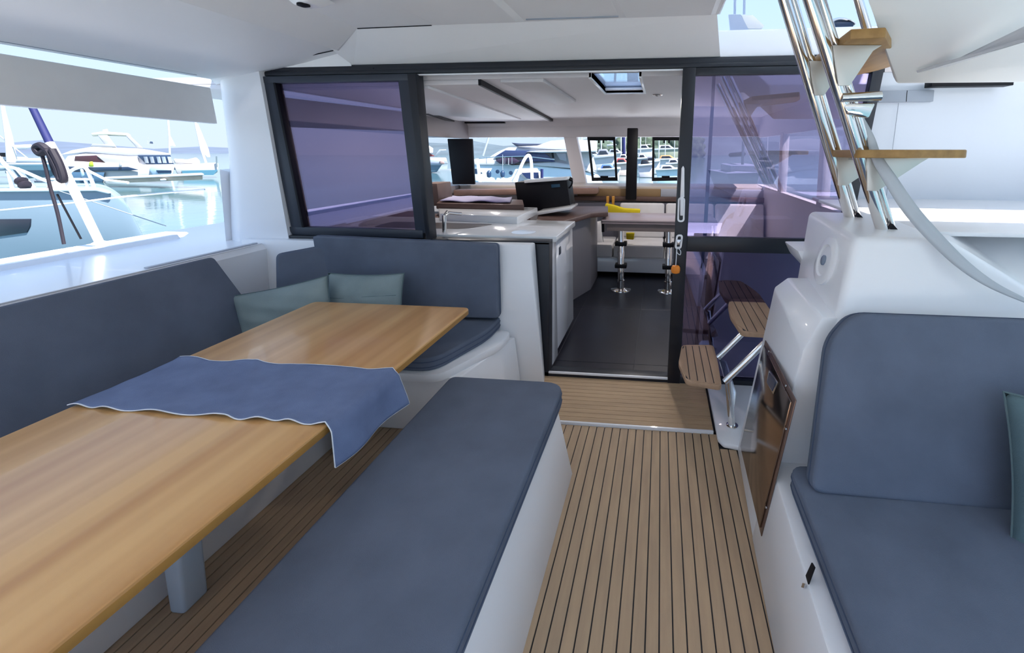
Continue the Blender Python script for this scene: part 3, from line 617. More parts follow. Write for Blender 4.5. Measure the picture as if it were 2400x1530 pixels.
# ---- upper ladder to the helm deck
ul = thing('helm_ladder', 'steep polished steel ladder with teak treads rising through the roof opening', 'ladder', (.93, 2.1, 1.27))
def rail(p0, p1, r=.024, nm='rail'): return tb([p0, p1], r, ul, nm)
rA0, rA1 = PY(1992, 512, 2.30), PY(1826, -40, 2.05)
rB0, rB1 = PY(2068, 540, 2.0), PY(1886, -40, 1.78)
rail(rA0, rA1); rail(rB0, rB1)
offA = V((.05, .035, .01))
tb([rA0+offA*.9, rA1+offA*.9], .017, ul, 'inner_rail', STEEL); tb([rB0+offA, rB1+offA], .017, ul, 'inner_rail', STEEL)
tb([PY(2038, 90, 2.5), PY(2000, -40, 2.45)], .022, ul, 'rail')
for p, d_ in ((rA0, rA1-rA0), (rB0, rB1-rB0)):
    mb().prism([p+V((.02, -.01, -.015)), p+V((.075, -.01, -.015)), p+V((.035, -.01, .03))], (0, .03, 0)).build('end_cap', BLKP, ul, smooth=False)
def frac(a, b_, z): t = (z-a.z)/(b_.z-a.z); return a+(b_-a)*t
def htread(z, x1, label=None):
    a, b_ = frac(rA0, rA1, z), frac(rB0, rB1, z)
    pts = rnd([(b_.x-.03, b_.y-.05), (b_.x+.14, b_.y-.10), (x1, b_.y-.04), (x1, a.y+.02), (a.x+.25, a.y+.16), (a.x+.0, a.y+.02)], .03)
    t = mb().prism([(x, y, z) for x, y in pts], (0, 0, .032), bev=.005).build('tread', HONEY, ul)
    for q_ in (a, b_):
        mb().prism([(q_.x+.02, q_.y-.02, z), (q_.x+.26, q_.y-.0, z), (q_.x+.23, q_.y, z-.02), (q_.x+.07, q_.y-.02, z-.13), (q_.x+.03, q_.y-.02, z-.13)], (0, .008, 0), bev=.002).build('bracket', mat('matte_steel', (.66, .63, .58), .42, metal=.7), ul)
    mb().prism([(a.x+.06, a.y-.04, z-.004), (b_.x+.06, b_.y+.04, z-.004), (b_.x+.24, b_.y+.04, z-.004), (a.x+.24, a.y-.04, z-.004)], (0, 0, -.008)).build('underplate', BRUSH, t, smooth=False)
htread(1.575, 1.165)
pu = [PZ(x, y, 1.985) for x, y in ((1886, 166), (1950, 122), (1992, 92), (2075, 88), (2110, 150), (2060, 165), (1985, 182))]
mb().prism([(p.x, p.y, 1.985) for p in pu], (0, 0, .034), bev=.005).build('tread', HONEY, ul)
for q_ in (frac(rA0, rA1, 1.98), frac(rB0, rB1, 1.98)):
    mb().prism([(q_.x+.02, q_.y-.02, 1.984), (q_.x+.20, q_.y, 1.984), (q_.x+.17, q_.y, 1.965), (q_.x+.09, q_.y-.02, 1.84), (q_.x+.05, q_.y-.02, 1.84)], (0, .008, 0), bev=.002).build('bracket', mat('matte_steel', (.66, .63, .58), .42, metal=.7), ul)
g_ = frac(rB0, rB1, 1.80)
tb([g_+V((-.01, -.03, .0)), g_+V((.13, -.03, .005))], .017, ul, 'clamp_bar')
mb().prism([g_+V((.0, -.02, -.02)), g_+V((.12, -.02, -.02)), g_+V((.10, -.02, -.075)), g_+V((.02, -.02, -.06))], (0, .03, 0), bev=.008).build('clamp', STEEL, ul)
# ---- translucent ribbon looping from the ladder down to the moulding
rb_pts = bez([PY(2012, 262, 1.95), PY(2040, 320, 1.93), PY(2055, 368, 1.90), PY(2090, 425, 1.84), PY(2135, 492, 1.80), PY(2195, 560, 1.77), PY(2260, 622, 1.74), PY(2330, 670, 1.72), PY(2420, 712, 1.70)], 8)
rbb = mb()
def ribw(i):
    a = rb_pts[max(0, i-1)]; c_ = rb_pts[min(len(rb_pts)-1, i+1)]; d_ = (c_-a).normalized(); s_ = V((0, -1, 0)).cross(d_).normalized()
    k = i/(len(rb_pts)-1); wd = .006+.020*math.sin(math.pi*k)**1.0; return s_*wd
def ribf(u, v):
    i = round(u*(len(rb_pts)-1)); return rb_pts[i]+ribw(i)*(v*2-1)
rbb.grid(ribf, len(rb_pts)-1, 3, .003)
tag(rbb.build('loose_strap', mat('grey_webbing', (.50, .54, .58), .6, var=.03), ang=180), 'pale grey strap looping from the ladder clamp down over the white moulding', 'strap')
# ---- bits seen through the roof opening
mz = thing('mainsail_traveller', 'curved silver fitting with dark base on top of the coachroof', 'deck fitting', (1.05, 3.35, 2.37))
c_ = PY(1965, 60, 3.35)
mb().grid(lambda u, v: c_+V(((u-.5)*.19, (v-.5)*.10, .055*(1-(2*u-1)**2)**.8*(1-.3*(2*v-1)**2)-.004)), 16, 6, .006).build('hood', STEEL, mz)
mb().box(c_+V((-.085, -.04, -.02)), c_+V((.085, .05, .018)), .01).build('base', HULLN, mz)
rg = thing('rigging_strut', 'thin grey strut with fork end above the ladder opening', 'rigging', PY(1858, 55, 3.2))
tb([PY(1858, 52, 3.2), PY(1876, -30, 3.2)], .007, rg, 'wire', BRUSH); tb([PY(1857, 58, 3.2), PY(1859, 44, 3.2)], .013, rg, 'fork', BRUSH)
mb().prism([PY(1836, -10, 3.1), PY(1875, -10, 3.1), PY(1870, 10, 3.1), PY(1848, 18, 3.1)], (0, .06, 0), bev=.004).build('plate', GRYB, rg)
cl = thing('clear_windscreen', 'folded clear vinyl windscreen at the edge of the roof opening', 'windscreen', PY(1700, 70, 3.05))
mb().prism([PY(1708, 34, 3.1), PY(1736, 34, 3.1), PY(1755, 70, 3.1), PY(1712, 72, 3.1)], (0, .02, 0)).build('vinyl', mat('milky_vinyl', (.45, .52, .68), .3), cl)
mb().prism([PY(1737, 35, 3.1), PY(1765, 35, 3.1), PY(1792, 60, 3.1), PY(1786, 67, 3.1), PY(1752, 67, 3.1)], (0, .02, 0), bev=.004).build('vinyl_flap', GEL, cl)
for x_ in (1722, 1744): tb([PY(x_, 34, 3.2), PY(x_+1, -20, 3.2)], .008, cl, 'batten', mat('milky_vinyl', (.45, .52, .68), .3))
# small dome lamp on the tray side
lm = thing('deck_light', 'small white deck light with dark lens on the cockpit roof', 'light', PZ(722, 8, 2.30))
lc = PZ(722, 10, 2.30)
mb().prism([lc+V((-.09, -.05, .03)), lc+V((.10, -.12, .03)), lc+V((.08, .10, .03)), lc+V((-.07, .10, .03))], (0, 0, -.03), top=[lc+V((-.05, -.03, -.01)), lc+V((.05, -.07, -.01)), lc+V((.04, .03, -.01)), lc+V((-.04, .04, -.01))], bev=.008).build('housing', GEL, lm)
mb().lathe([(.028, 0), (.028, .008), (.01, .014), (0, .014)], lc+V((0, -.03, -.008)), (0, 0, -1), 20).build('lens', BLKP, lm)
# ---- sliding door hardware and key float
dh = d1
def strip(pts, w1_, m, nm, y0, th=.012, bev=.004):
    L_ = [PY(x, y, y0) for x, y in pts]
    return mb().prism(L_, (0, -th, 0), bev=bev).build(nm, m, dh)
dh = strip([(1601, 388), (1604, 394), (1604, 462), (1594, 462), (1597, 394)], 0, GEL, 'handle', YB-.05, .012); dh['label'] = 'white lever handle with oval pull'
strip([(1594, 460), (1602, 460), (1601, 505), (1594, 505)], 0, GEL, 'lever_end', YB-.056, .010, .003)
def ringpl(cx, cy, hw, hh, rw, y0, par, nm, m, tl=0):
    po = [PY(cx+x+tl*y, cy+y, y0) for x, y in rnd([(-hw, -hh), (hw, -hh), (hw, hh), (-hw, hh)], hw*.95, 6)]
    pi_ = [PY(cx+x+tl*y, cy+y, y0) for x, y in rnd([(-hw+rw, -hh+rw), (hw-rw, -hh+rw), (hw-rw, hh-rw), (-hw+rw, hh-rw)], (hw-rw)*.95, 6)]
    b = mb(); n = len(po); d_ = V((0, -.008, 0))
    A_ = [b.bm.verts.new(p) for p in po]; B_ = [b.bm.verts.new(p) for p in pi_]; C_ = [b.bm.verts.new(p+d_) for p in po]; D_ = [b.bm.verts.new(p+d_) for p in pi_]
    for i in range(n):
        j = (i+1) % n
        for f in ((A_[i], A_[j], C_[j], C_[i]), (C_[i], C_[j], D_[j], D_[i]), (D_[i], D_[j], B_[j], B_[i])): b.bm.faces.new(f)
    return b.build(nm, m, par)
ringpl(1596.5, 491, 8.5, 29, 4, YB-.04, dh, 'pull_ring', GEL, -.03)
lkx = ringpl(1591, 566, 8, 17, 4.2, YB-.038, d1, 'lock', GEL, -.12)
mb().prism([PY(1586, 560, YB-.04), PY(1597, 560, YB-.04), PY(1593, 574, YB-.04), PY(1586, 572, YB-.04)], (0, -.02, 0), bev=.004).build('thumb_turn', BRUSH, lkx)
kf = thing('key_float', 'orange foam float hanging on a white cord from the door lock', 'key float', PY(1584, 632, YB-.06))
fc = PY(1583.5, 631, YB-.075)
mb().lathe([(.008, .026), (.022, .024), (.029, .012), (.030, -.006), (.026, -.022), (.012, -.028), (0, -.028)], fc, (0, 0, 1), 20).build('float', ORG, kf)
tb([fc+V((0, 0, .024)), PY(1585, 605, YB-.065), PY(1586, 585, YB-.06), PY(1590, 578, YB-.05)], .003, kf, 'cord', HEM, 6)
tb(bez([PY(1588, 580, YB-.055), PY(1595, 588, YB-.06), PY(1594, 597, YB-.06), PY(1587, 592, YB-.06), PY(1586, 582, YB-.055)], 5), .003, kf, 'cord', HEM, 6)

# ================================================================== SALOON OBJECTS
# galley peninsula behind the bulkhead
gp = thing('galley_cabinet', 'white galley cabinet just inside the open door', 'cabinet', (-1.2, 3.5, 0))
mb().box((-2.78, 3.12, .06), (-.80, 3.97, .955)).build('body', CPAN, gp, smooth=False)
mb().box((-2.78, 3.14, .0), (-.84, 3.93, .06)).build('plinth', BLKP, gp, smooth=False)
mb().box((-.800, 3.10, .03), (-.778, 3.30, .955), .002).build('end_panel', CPAN, gp)
d_ = mb().box((-.800, 3.305, .07), (-.782, 3.965, .955), .003).build('door', CPAN, gp)
mb().box((-.786, 3.41, .80), (-.776, 3.47, .86), .003).build('latch', mat('latch_dark', (.05, .07, .10), .3), d_)
wt = tag(mb().prism([(-2.79, 3.125, .957), (-.755, 3.125, .957), (-.735, 3.14, .957), (-.735, 3.86, .957), (-2.79, 3.975, .957)], (0, 0, .043), bev=.006).build('worktop', CTOP), 'white galley worktop with rounded edge seen over the low bulkhead', 'worktop')
snk = mb().prism([(x, y, 1.0005) for x, y in rnd([(-2.3, 3.36), (-1.52, 3.36), (-1.36, 3.62), (-2.3, 3.66)], .08)], (0, 0, .0012)).build('sink', mat('sink_dark', (.05, .035, .035), .3), wt); snk['label'] = 'dark recessed sink'
mb().lathe([(.09, 0), (.09, .0015), (.0, .002)], (-1.02, 3.28, 1.0), (0, 0, 1), 30).build('hob_mark', mat('pale_disc', (.80, .86, .95), .1), wt)
fc_ = thing('galley_tap', 'chrome mixer tap standing beside the galley sink', 'tap', (-1.62, 3.2, 1.0))
tb([(-1.615, 3.22, 1.0), (-1.61, 3.22, 1.13)], .017, fc_, 'column'); tb([(-1.61, 3.22, 1.12), (-1.60, 3.27, 1.14), (-1.54, 3.36, 1.12)], .012, fc_, 'spout'); tb([(-1.61, 3.22, 1.13), (-1.575, 3.20, 1.165)], .006, fc_, 'lever')
# second worktop
g2 = thing('galley_island', 'second white-topped galley counter farther into the saloon', 'counter', (-1.7, 4.2, 0))
mb().prism([PZ(1030, 500, 1.06), PZ(1212, 508, 1.06), PZ(1260, 486, 1.06), PZ(1025, 479, 1.06)], (0, 0, -.07), bev=.008).build('top', CTOP, g2)
mb().box((-2.6, 4.0, 0), (-1.30, 4.42, .99), .004).build('body', WOODD, g2)
# chart seat shelf + purple cloth + box
sh = tag(mb().prism([PZ(1022, 476, 1.11), PZ(1228, 480, 1.11), PZ(1225, 468, 1.11), PZ(1060, 461, 1.11), PZ(1035, 466, 1.11)], (0, 0, -.055), bev=.006).build('oak_shelf', WOODD), 'dark wooden shelf with raised lip behind the galley counters', 'shelf')
pc = mb(); A_ = [PZ(1030, 472, 1.12), PZ(1195, 475, 1.12), PZ(1200, 464, 1.12), PZ(1062, 460, 1.12)]
pc.grid(lambda u, v: (A_[0].lerp(A_[1], u)).lerp(A_[3].lerp(A_[2], u), v)+V((0, 0, .008*math.sin(u*13)*math.sin(v*5+u*3)+.01)), 20, 8, .008)
tag(pc.build('folded_towel', mat('violet_towel', (.10, .08, .24), .9, var=.5, vs=2, c2=(.62, .60, .75)), ang=180), 'lilac and white towel spread on the dark wooden shelf', 'towel')
bx = thing('wooden_box', 'brown wooden cupboard box at the left edge of the doorway view', 'cupboard', (-2.1, 3.9, 1.0))
mb().prism([PY(985, 430, 4.3), PY(1024, 430, 4.3), PY(1030, 482, 4.3), PY(985, 484, 4.3)], (0, .3, 0), bev=.006).build('carcass', mat('box_brown', (.18, .12, .10), .5, var=.1), bx)
mb().prism([PY(1007, 442, 4.3), PY(1013, 442, 4.3), PY(1014, 450, 4.3), PY(1008, 450, 4.3)], (0, -.006, 0)).build('latch', BLKP, bx, smooth=False)
# forward shelf with warm wooden edge under the window
tag(mb().prism([PY(1062, 445, 6.3), PY(1400, 440, 6.3), PY(1400, 455, 6.3), PY(1062, 459, 6.3)], (0, .22, 0), bev=.02).build('window_shelf', mat('rose_wood', (.30, .18, .14), .45, var=.1)), 'long rose-brown wooden shelf below the forward windows', 'shelf')
# navigation console (black cabinet)
nv = thing('navigation_console', 'black navigation console with white-edged top and base behind the counters', 'console', (-1.35, 4.9, 0))
mb().prism([PY(1206, 427, 4.9), PY(1328, 422, 4.9), PY(1338, 488, 4.9), PY(1260, 494, 4.9), PY(1215, 492, 4.9)], (0, .28, 0), bev=.008).build('cabinet', BLKP, nv)
mb().prism([PY(1228, 422, 4.88), PY(1326, 416, 4.88), PY(1327, 422, 4.88), PY(1229, 429, 4.88)], (0, .30, 0), bev=.003).build('top_edge', CTOP, nv)
mb().prism([PY(1255, 498, 4.6), PY(1338, 486, 4.6), PY(1338, 491, 4.6), PY(1255, 505, 4.6)], (0, .4, 0), bev=.002).build('base_edge', CTOP, nv)
mb().prism([PY(1292, 432, 4.89), PY(1312, 431, 4.89), PY(1313, 438, 4.89), PY(1293, 440, 4.89)], (0, -.006, 0)).build('screen', mat('dim_screen', (.01, .05, .10), .15), nv, smooth=False)
mc = thing('radio_microphone', 'black gooseneck microphone on the right of the black console', 'microphone', PY(1335, 440, 4.95))
tb(bez([PY(1334, 441, 4.95), PY(1340, 432, 4.95), PY(1341, 424, 4.95), PY(1338, 420, 4.95)], 5), .009, mc, 'neck', BLKP, 8)
mb().lathe([(0, -.02), (.02, -.012), (.022, .01), (0, .02)], PY(1338, 420, 4.95), (.5, -.5, .5), 12).build('head', BLKP, mc)
# dark wood desk sweeping towards the sofa
tag(mb().prism([PZ(1255, 521, .93), PZ(1316, 519, .93), PZ(1384, 500, .93), PZ(1425, 497, .93), PZ(1425, 483, .93), PZ(1340, 483, .93), PZ(1262, 500, .93)], (0, 0, -.05), bev=.008).build('chart_desk', WOODD), 'dark walnut chart desk curving right below the black console', 'desk')
tag(mb().prism([PZ(1260, 524, .88), PZ(1316, 523, .88), PZ(1384, 504, .88), PZ(1400, 490, .88), PZ(1262, 500, .88)], (0, 0, -.88), bev=.01).build('desk_cabinet', mat('desk_cab', (.22, .21, .23), .5)), 'grey cabinet carrying the walnut chart desk', 'cabinet')
# black posts
for (xa, xb, xc, xd, yt, yb_, Yp, nm, lb_) in ((1048, 1106, 1112, 1060, 325, 432, 6.4, 'window_blind', 'wide black blind covering the corner post of the forward window'), (1470, 1495, 1491, 1466, 300, 468, 6.33, 'mast_post', 'slim black mast support post in front of the forward windows')):
    tag(mb().prism([PY(xa, yt, Yp), PY(xb, yt, Yp), PY(xc, yb_, Yp), PY(xd, yb_, Yp)], (0, .05 if nm == 'window_blind' else .10, 0), bev=.01).build(nm, BLKP), lb_, 'blind' if nm == 'window_blind' else 'post')
# ---- saloon table
stt = thing('saloon_table', 'saloon table with pale wooden top on two chrome columns', 'table', (-.2, 5.25, 0))
mb().prism([(x, y, .80) for x, y in rnd([(-.66, 4.98), (.62, 4.98), (.62, 5.62), (-.66, 5.62)], .03)], (0, 0, .045), bev=.005).build('top', mat('table_grey_oak', (.36, .29, .30), .35, var=.1, vs=3), stt)
mb().box((-.60, 5.02, .715), (.56, 5.06, .80), .004).build('apron', mat('apron_oak', (.26, .21, .20), .5), stt)
mb().box((-.655, 4.979, .822), (.61, 4.983, .828)).build('inlay', BLKP, stt, smooth=False)
mb().prism([(-.655, 5.0, .80), (-.655, 5.1, .80), (-.655, 5.06, .70), (-.655, 5.02, .70)], (.03, 0, 0)).build('fold_bracket', BLKP, stt, smooth=False)
for x_ in (-.445, .10):
    leg = mb().lathe([(.120, 0), (.118, .008), (.055, .022), (.045, .03), (.045, .12), (.038, .125), (.038, .46), (.034, .465), (.034, .80)], (x_, 5.13, .0), (0, 0, 1), 28).build('leg', STEEL, stt)
    for z_ in (.27, .53): mb().box((x_-.068, 5.075, z_), (x_+.068, 5.185, z_+.045), .008).build('clamp', BLKP, leg)
# ---- L-shaped sofa
sfb = thing('saloon_sofa', 'light upholstered L-shaped sofa behind the saloon table', 'sofa', (0, 6.1, 0))
mb().prism([(-.92, 5.62, .05), (-.92, 5.72, .05), (.90, 5.70, .05), (1.4, 5.70, .05), (1.4, 6.5, .05), (-1.35, 6.5, .05), (-1.35, 5.9, .05)], (0, 0, .20), bev=.01).build('base', CPAN, sfb)
mb().box((-1.34, 5.66, .245), (1.4, 6.48, .265), .004).build('shelf', GEL, sfb)
for xa, xb in ((-1.36, -.60), (-.585, .05), (.065, .70), (.715, 1.38)):
    cushion('seat_cushion', [(xa, 5.60), (xb, 5.60), (xb, 6.20), (xa, 6.20)], ((0, 0, .27), (1, 0, 0), (0, 1, 0)), .16, UPH, sfb, r=.03, bev=.03, seam=None)
for xa, xb in ((-.56, .055), (.075, .72), (.74, 1.38)):
    cushion('back_cushion', [(xa, .0), (xb, .0), (xb, .48), (xa, .48)], ((0, 6.16, .43), (1, 0, 0), (0, .20, 1)), -.12, UPH, sfb, r=.04, bev=.03, seam=None)
cushion('back_cushion', [(0, 0), (.55, 0), (.55, .40), (0, .40)], ((-1.30, 5.65, .43), (.15, 1, 0), (-.15, 0, 1)), .10, UPH, sfb, r=.04, bev=.03, seam=None)
mb().box((-1.35, 6.36, .0), (1.4, 6.46, .88), .01).build('backboard', mat('sofa_board', (.10, .10, .13), .5), sfb)
pillow('sofa_pillow', (-.95, 5.82, .52), .42, .34, .07, (1, .1, .1), (.2, .4, 1), UPH, 'pale grey pillow slumped at the left end of the saloon sofa', n=14)
yt = thing('yellow_towel', 'yellow folded towel hung over the sofa back behind the table', 'towel', (-.5, 6.0, .85))
tA = [PY(1419, 476, 5.95), PY(1500, 491, 5.95), PY(1499, 505, 5.95), PY(1418, 508, 5.95)]
mb().prism([PY(1418, 477, 5.95), PY(1440, 482, 5.95), PY(1462, 489, 5.95), PY(1501, 491, 5.95), PY(1498, 508, 5.95), PY(1418, 510, 5.95)], (0, .10, 0), bev=.02).build('fold', YEL, yt)
tag(mb().prism([PY(1467, 546, 5.65), PY(1487, 546, 5.65), PY(1485, 562, 5.65), PY(1468, 561, 5.65)], (0, .05, 0), bev=.01).build('yellow_cloth', YEL), 'small yellow cloth on the sofa seat, seen between table and seat', 'cloth')
br = thing('orange_basket', 'orange-brown uprights of a holder beside the yellow towel', 'holder', PY(1430, 475, 6.2))
for xa in (1421, 1434): mb().prism([PY(xa, 460, 6.2), PY(xa+6, 460, 6.2), PY(xa+5, 486, 6.2), PY(xa, 484, 6.2)], (0, .06, 0), bev=.006).build('upright', mat('amber_wood', (.55, .25, .03), .5), br)
# downlights
for (x_, y_, z_, lb_) in ((1541, 221, SC, 'small chrome downlight near the skylight'), (1023, 289, SC-.035, 'small chrome downlight at the left of the saloon ceiling')):
    p = PZ(x_, y_, z_); dl = thing('downlight', lb_, 'light', p)
    mb().lathe([(.045, 0), (.045, .006), (.034, .012), (.03, .006)], p, (0, 0, -1), 20).build('bezel', STEEL, dl)
    mb().lathe([(.028, 0), (.028, .008), (0, .009)], p, (0, 0, -1), 16).build('lens', GEL, dl)

for (x_, y_) in ((-.04, 3.98), (-2.2, 4.4), (-.04, 5.6), (-2.2, 6.0)):  # saloon lamps: visible downlights plus unseen ones added to brighten the room
    ld = bpy.data.lights.new('downlight_and_fill', 'AREA'); ld.shape = 'DISK'; ld.energy = 4; ld.size = .07; ld.color = (1, .93, .88)
    lo = bpy.data.objects.new('downlight_and_fill', ld); lo.location = (x_, y_, SC-.06); col.objects.link(lo)
# ================================================================== HARBOUR
ZW = -.95
S(mb().face([(-1500, -300, ZW), (1500, -300, ZW), (1500, 1400, ZW), (-1500, 1400, ZW)]).build('floor_water', WATER, smooth=False))
def ridge(pts, Y, depth, name, lb_, m=HILL):
    top = [PY(x, y, Y) for x, y in pts]; b = mb()
    P1 = []; n = len(top)
    rows = [[V((p.x, Y-depth*.5, ZW)) for p in top], [V((p.x, Y-depth*.15, ZW+(p.z-ZW)*.7)) for p in top], top, [V((p.x, Y+depth, ZW)) for p in top]]
    G = [[b.bm.verts.new(q) for q in r] for r in rows]
    for r in range(3):
        for i in range(n-1): b.bm.faces.new((G[r][i], G[r][i+1], G[r+1][i+1], G[r+1][i]))
    return tag(b.build(name, m, ang=180), lb_, 'hill')
ridge([(-700, 330), (-300, 325), (-60, 338), (0, 333), (30, 336), (60, 331), (100, 328), (128, 331), (150, 338), (180, 345), (260, 345), (330, 350), (420, 346), (470, 343), (520, 347), (600, 350), (700, 345)], 700, 250, 'distant_hill', 'hazy blue hills on the horizon beyond the left side opening')
ridge([(960, 340), (1000, 334), (1050, 336), (1110, 330), (1140, 336), (1180, 342), (1250, 338), (1350, 330), (1400, 320), (1500, 310), (1600, 305), (1900, 300), (2200, 320)], 420, 150, 'coastal_hill', 'grey green coastal hill seen through the forward saloon windows', mat('grey_green_hill', (.07, .095, .115), .95, var=.25, vs=.04))

def ppt(pts, Y): return [PY(x, y, Y) for x, y in pts]
def beam(A_):
    c_ = sum(A_, V())/len(A_); return V((c_.x, c_.y, 0)).normalized()
def pris(par, nm, pts, Y, dep, m, bev=.0, top_in=0.):
    A_ = ppt(pts, Y); bd = beam(A_); d_ = bd*dep   # the beam of the boat runs away from us: its side faces the cockpit
    if top_in:   # narrower towards the top: shear both faces inwards by height
        z0 = min(p.z for p in A_); z1 = max(p.z for p in A_)
        f_ = lambda p: top_in*(p.z-z0)/(z1-z0+1e-6)
        return mb().prism([p+bd*f_(p) for p in A_], (0, 0, 0), top=[p+d_-bd*f_(p) for p in A_], bev=bev).build(nm, m, par)
    return mb().prism(A_, d_, bev=bev).build(nm, m, par)
def wl_y(x, Y): # picture row of the waterline at forward distance Y
    return 355+(HC-ZW)*F/Y*1.0
# neighbour catamaran bow (pale blue hull, dark port)
nh = thing('neighbour_catamaran', 'pale blue hull of the neighbouring boat with a dark hull window, lower left', 'boat', (-9, 5, ZW))
Yn = 4.6
hull = [(-500, 462), (0, 446), (60, 443), (232, 445), (258, 452), (282, 466), (300, 482), (338, 556), (345, 640), (-500, 740)]
b = mb(); A_ = ppt(hull, Yn); b.prism(A_, (0, 0, 0), top=[V((p.x-1.55*.86, p.y+1.1*.86, p.z)) for i, p in enumerate(A_)], bev=.03); b.build('hull', HULLB, nh)
mb().prism(ppt([(-60, 514), (71, 513), (70, 530), (62, 545), (-60, 562)], Yn-.01), (0, .03, 0), bev=.004).build('hull_window', DGL, nh)
mb().prism(ppt([(-500, 458), (0, 443), (232, 442), (262, 451), (255, 455), (225, 448), (0, 450), (-500, 468)], Yn-.03), (-.08, .06, 0), bev=.01).build('gunwale', GEL, nh)
# pulpit
pp = bez(ppt([(-30, 392), (30, 393), (110, 425), (175, 447)], Yn+.3), 6); mb().tube(pp, .02, 8).build('pulpit_rail', GEL, nh)
for pts in ([(-30, 340), (25, 400), (62, 447)], [(40, 395), (80, 440)], [(20, 400), (30, 445)]):
    mb().tube(ppt(pts, Yn+.3), .022, 8).build('pulpit_rail', GEL, nh)
mb().tube(bez(ppt([(150, 420), (170, 398), (198, 392), (212, 415), (222, 445)], Yn+.5), 5), .02, 8).build('pulpit_rail', GEL, nh)
for pts in ([(120, 420), (217, 420)], [(200, 422), (208, 446)], [(203, 398), (250, 422), (300, 428)]): mb().tube(ppt(pts, Yn+.5), .016, 8).build('pulpit_rail', GEL, nh)
mb().lathe([(0, -.07), (.07, -.05), (.09, 0), (.07, .05), (0, .07)], PY(135, 440, Yn+.2), (1, 0, .2), 12).build('bow_roller', mat('rope_cream', (.55, .42, .36), .8), nh)
for k, (x_, y_) in enumerate(((50, 425), (58, 434))): mb().lathe([(0, -.05), (.05, -.03), (.06, .02), (0, .05)], PY(x_, y_, Yn+.1), (1, .2, -.3), 10).build('mooring_block', RUBB, nh)
# own-boat pole, ropes
Yp = 2.75
bp = thing('boarding_pole', 'leaning white pole with dark blue upper half on the left side deck', 'pole', PY(235, 572, Yp))
tb([PY(235, 572, Yp), PY(140, 378, Yp), PY(116, 335, Yp)], [.024, .026, .024], bp, 'lower_tube', GEL)
tb([PY(118, 338, Yp), PY(58, 215, Yp), PY(40, 175, Yp)], [.022, .018, .018], bp, 'upper_tube', BLUE)
mb().lathe([(.045, 0), (.045, .01), (.026, .02)], PY(235, 572, Yp), (0, 0, 1), 16).build('deck_socket', GEL, bp)
rp_ = thing('coiled_rope', 'dark coiled rope and block hanging on the leaning pole', 'rope', PY(100, 350, Yp))
tb(bez([PY(x, y, Yp-.04) for x, y in ((112, 352), (95, 340), (84, 348), (95, 360), (110, 352), (120, 365), (135, 395), (142, 420), (150, 418), (140, 385), (122, 350))], 5), .022, rp_, 'coil', RUBB, 8)
tb(bez([PY(x, y, Yp-.04) for x, y in ((95, 352), (105, 385), (118, 440), (135, 500), (150, 572))], 6), .010, rp_, 'fall', RUBB, 8)
tb(bez([PY(x, y, Yp-.04) for x, y in ((110, 352), (125, 400), (140, 422))], 6), .010, rp_, 'fall', RUBB, 8)
tag(mb().tube([PY(134, 455, 2.72), PY(190, 560, 2.72)], .006, 6).build('shroud_wire', BLKP), 'thin dark wire running down to the left side deck beside the pole', 'wire')
tag(mb().tube(bez([PY(-40, 497, 3.1), PY(150, 478, 3.2), PY(300, 460, 3.3), PY(480, 444, 3.5)], 6), .008, 6).build('lifeline', HEM), 'white lifeline strung along the left side of the boat', 'line')
tag(mb().tube(bez([PY(140, 448, 3.6), PY(240, 480, 3.5), PY(390, 530, 3.4)], 6), .004, 6).build('mooring_line', GRYB), 'thin grey mooring line sagging from the neighbouring bow', 'line')

# large flybridge yacht on the left
yh = thing('flybridge_yacht', 'large white flybridge motor yacht with arched roof moored beyond the left side opening', 'boat', (-45, 33, ZW))
YY = 33.
pris(yh, 'hull', [(60, 392), (90, 430), (240, 434), (250, 420), (405, 414), (412, 385), (330, 386), (180, 378), (60, 378)], YY, 5, HULLW, .1, .3)
pris(yh, 'boot_stripe', [(80, 432), (245, 437), (245, 431), (80, 424)], YY-.1, .2, HULLN)
pris(yh, 'hull_glazing', [(160, 390), (215, 392), (300, 391), (325, 398), (300, 400), (160, 401)], YY-.12, .3, HULLN, .02)
pris(yh, 'hull_shade', [(130, 402), (245, 404), (240, 428), (100, 428)], YY-.1, .2, mat('yacht_side_shade', (.06, .13, .22), .3), .02)  # dark slab over the hull side, its shade put into the colour
pris(yh, 'saloon', [(150, 378), (158, 365), (200, 358), (310, 360), (400, 364), (410, 385), (300, 392)], YY+.5, 4, HULLW, .1, .3)
pris(yh, 'side_glazing', [(174, 378), (176, 366), (226, 364), (252, 382)], YY+.4, .4, mat('yacht_brown_glass', (.05, .015, .02), .12), .02)
pris(yh, 'side_panel', [(228, 366), (290, 366), (322, 370), (330, 392), (258, 390)], YY+.35, .3, mat('yacht_grey_side', (.48, .47, .50), .4), .02)
pris(yh, 'aft_glazing', [(322, 364), (400, 364), (412, 398), (350, 392)], YY+.45, .4, HULLN, .02)
for xa in (336, 350, 366, 378, 392): pris(yh, 'window', [(xa, 367), (xa+9, 367), (xa+13, 382), (xa+4, 382)], YY+.38, .2, mat('yacht_pane', (.45, .48, .55), .15))
pris(yh, 'flybridge', [(140, 363), (168, 352), (215, 344), (330, 348), (400, 360), (402, 364), (300, 365), (200, 358)], YY+.6, 4.2, HULLW, .1, .2)
pris(yh, 'windscreen', [(212, 344), (216, 337), (270, 340), (270, 345)], YY+.8, 3, mat('fly_screen', (.40, .42, .45), .2), .02)
pris(yh, 'hardtop', [(214, 312), (240, 308), (300, 312), (308, 318), (250, 316), (215, 318)], YY+1, 3.2, mat('ivory_top', (.75, .73, .58), .4), .05)
pris(yh, 'arch', [(228, 316), (252, 316), (274, 346), (250, 344)], YY+1, 3, HULLW, .05)
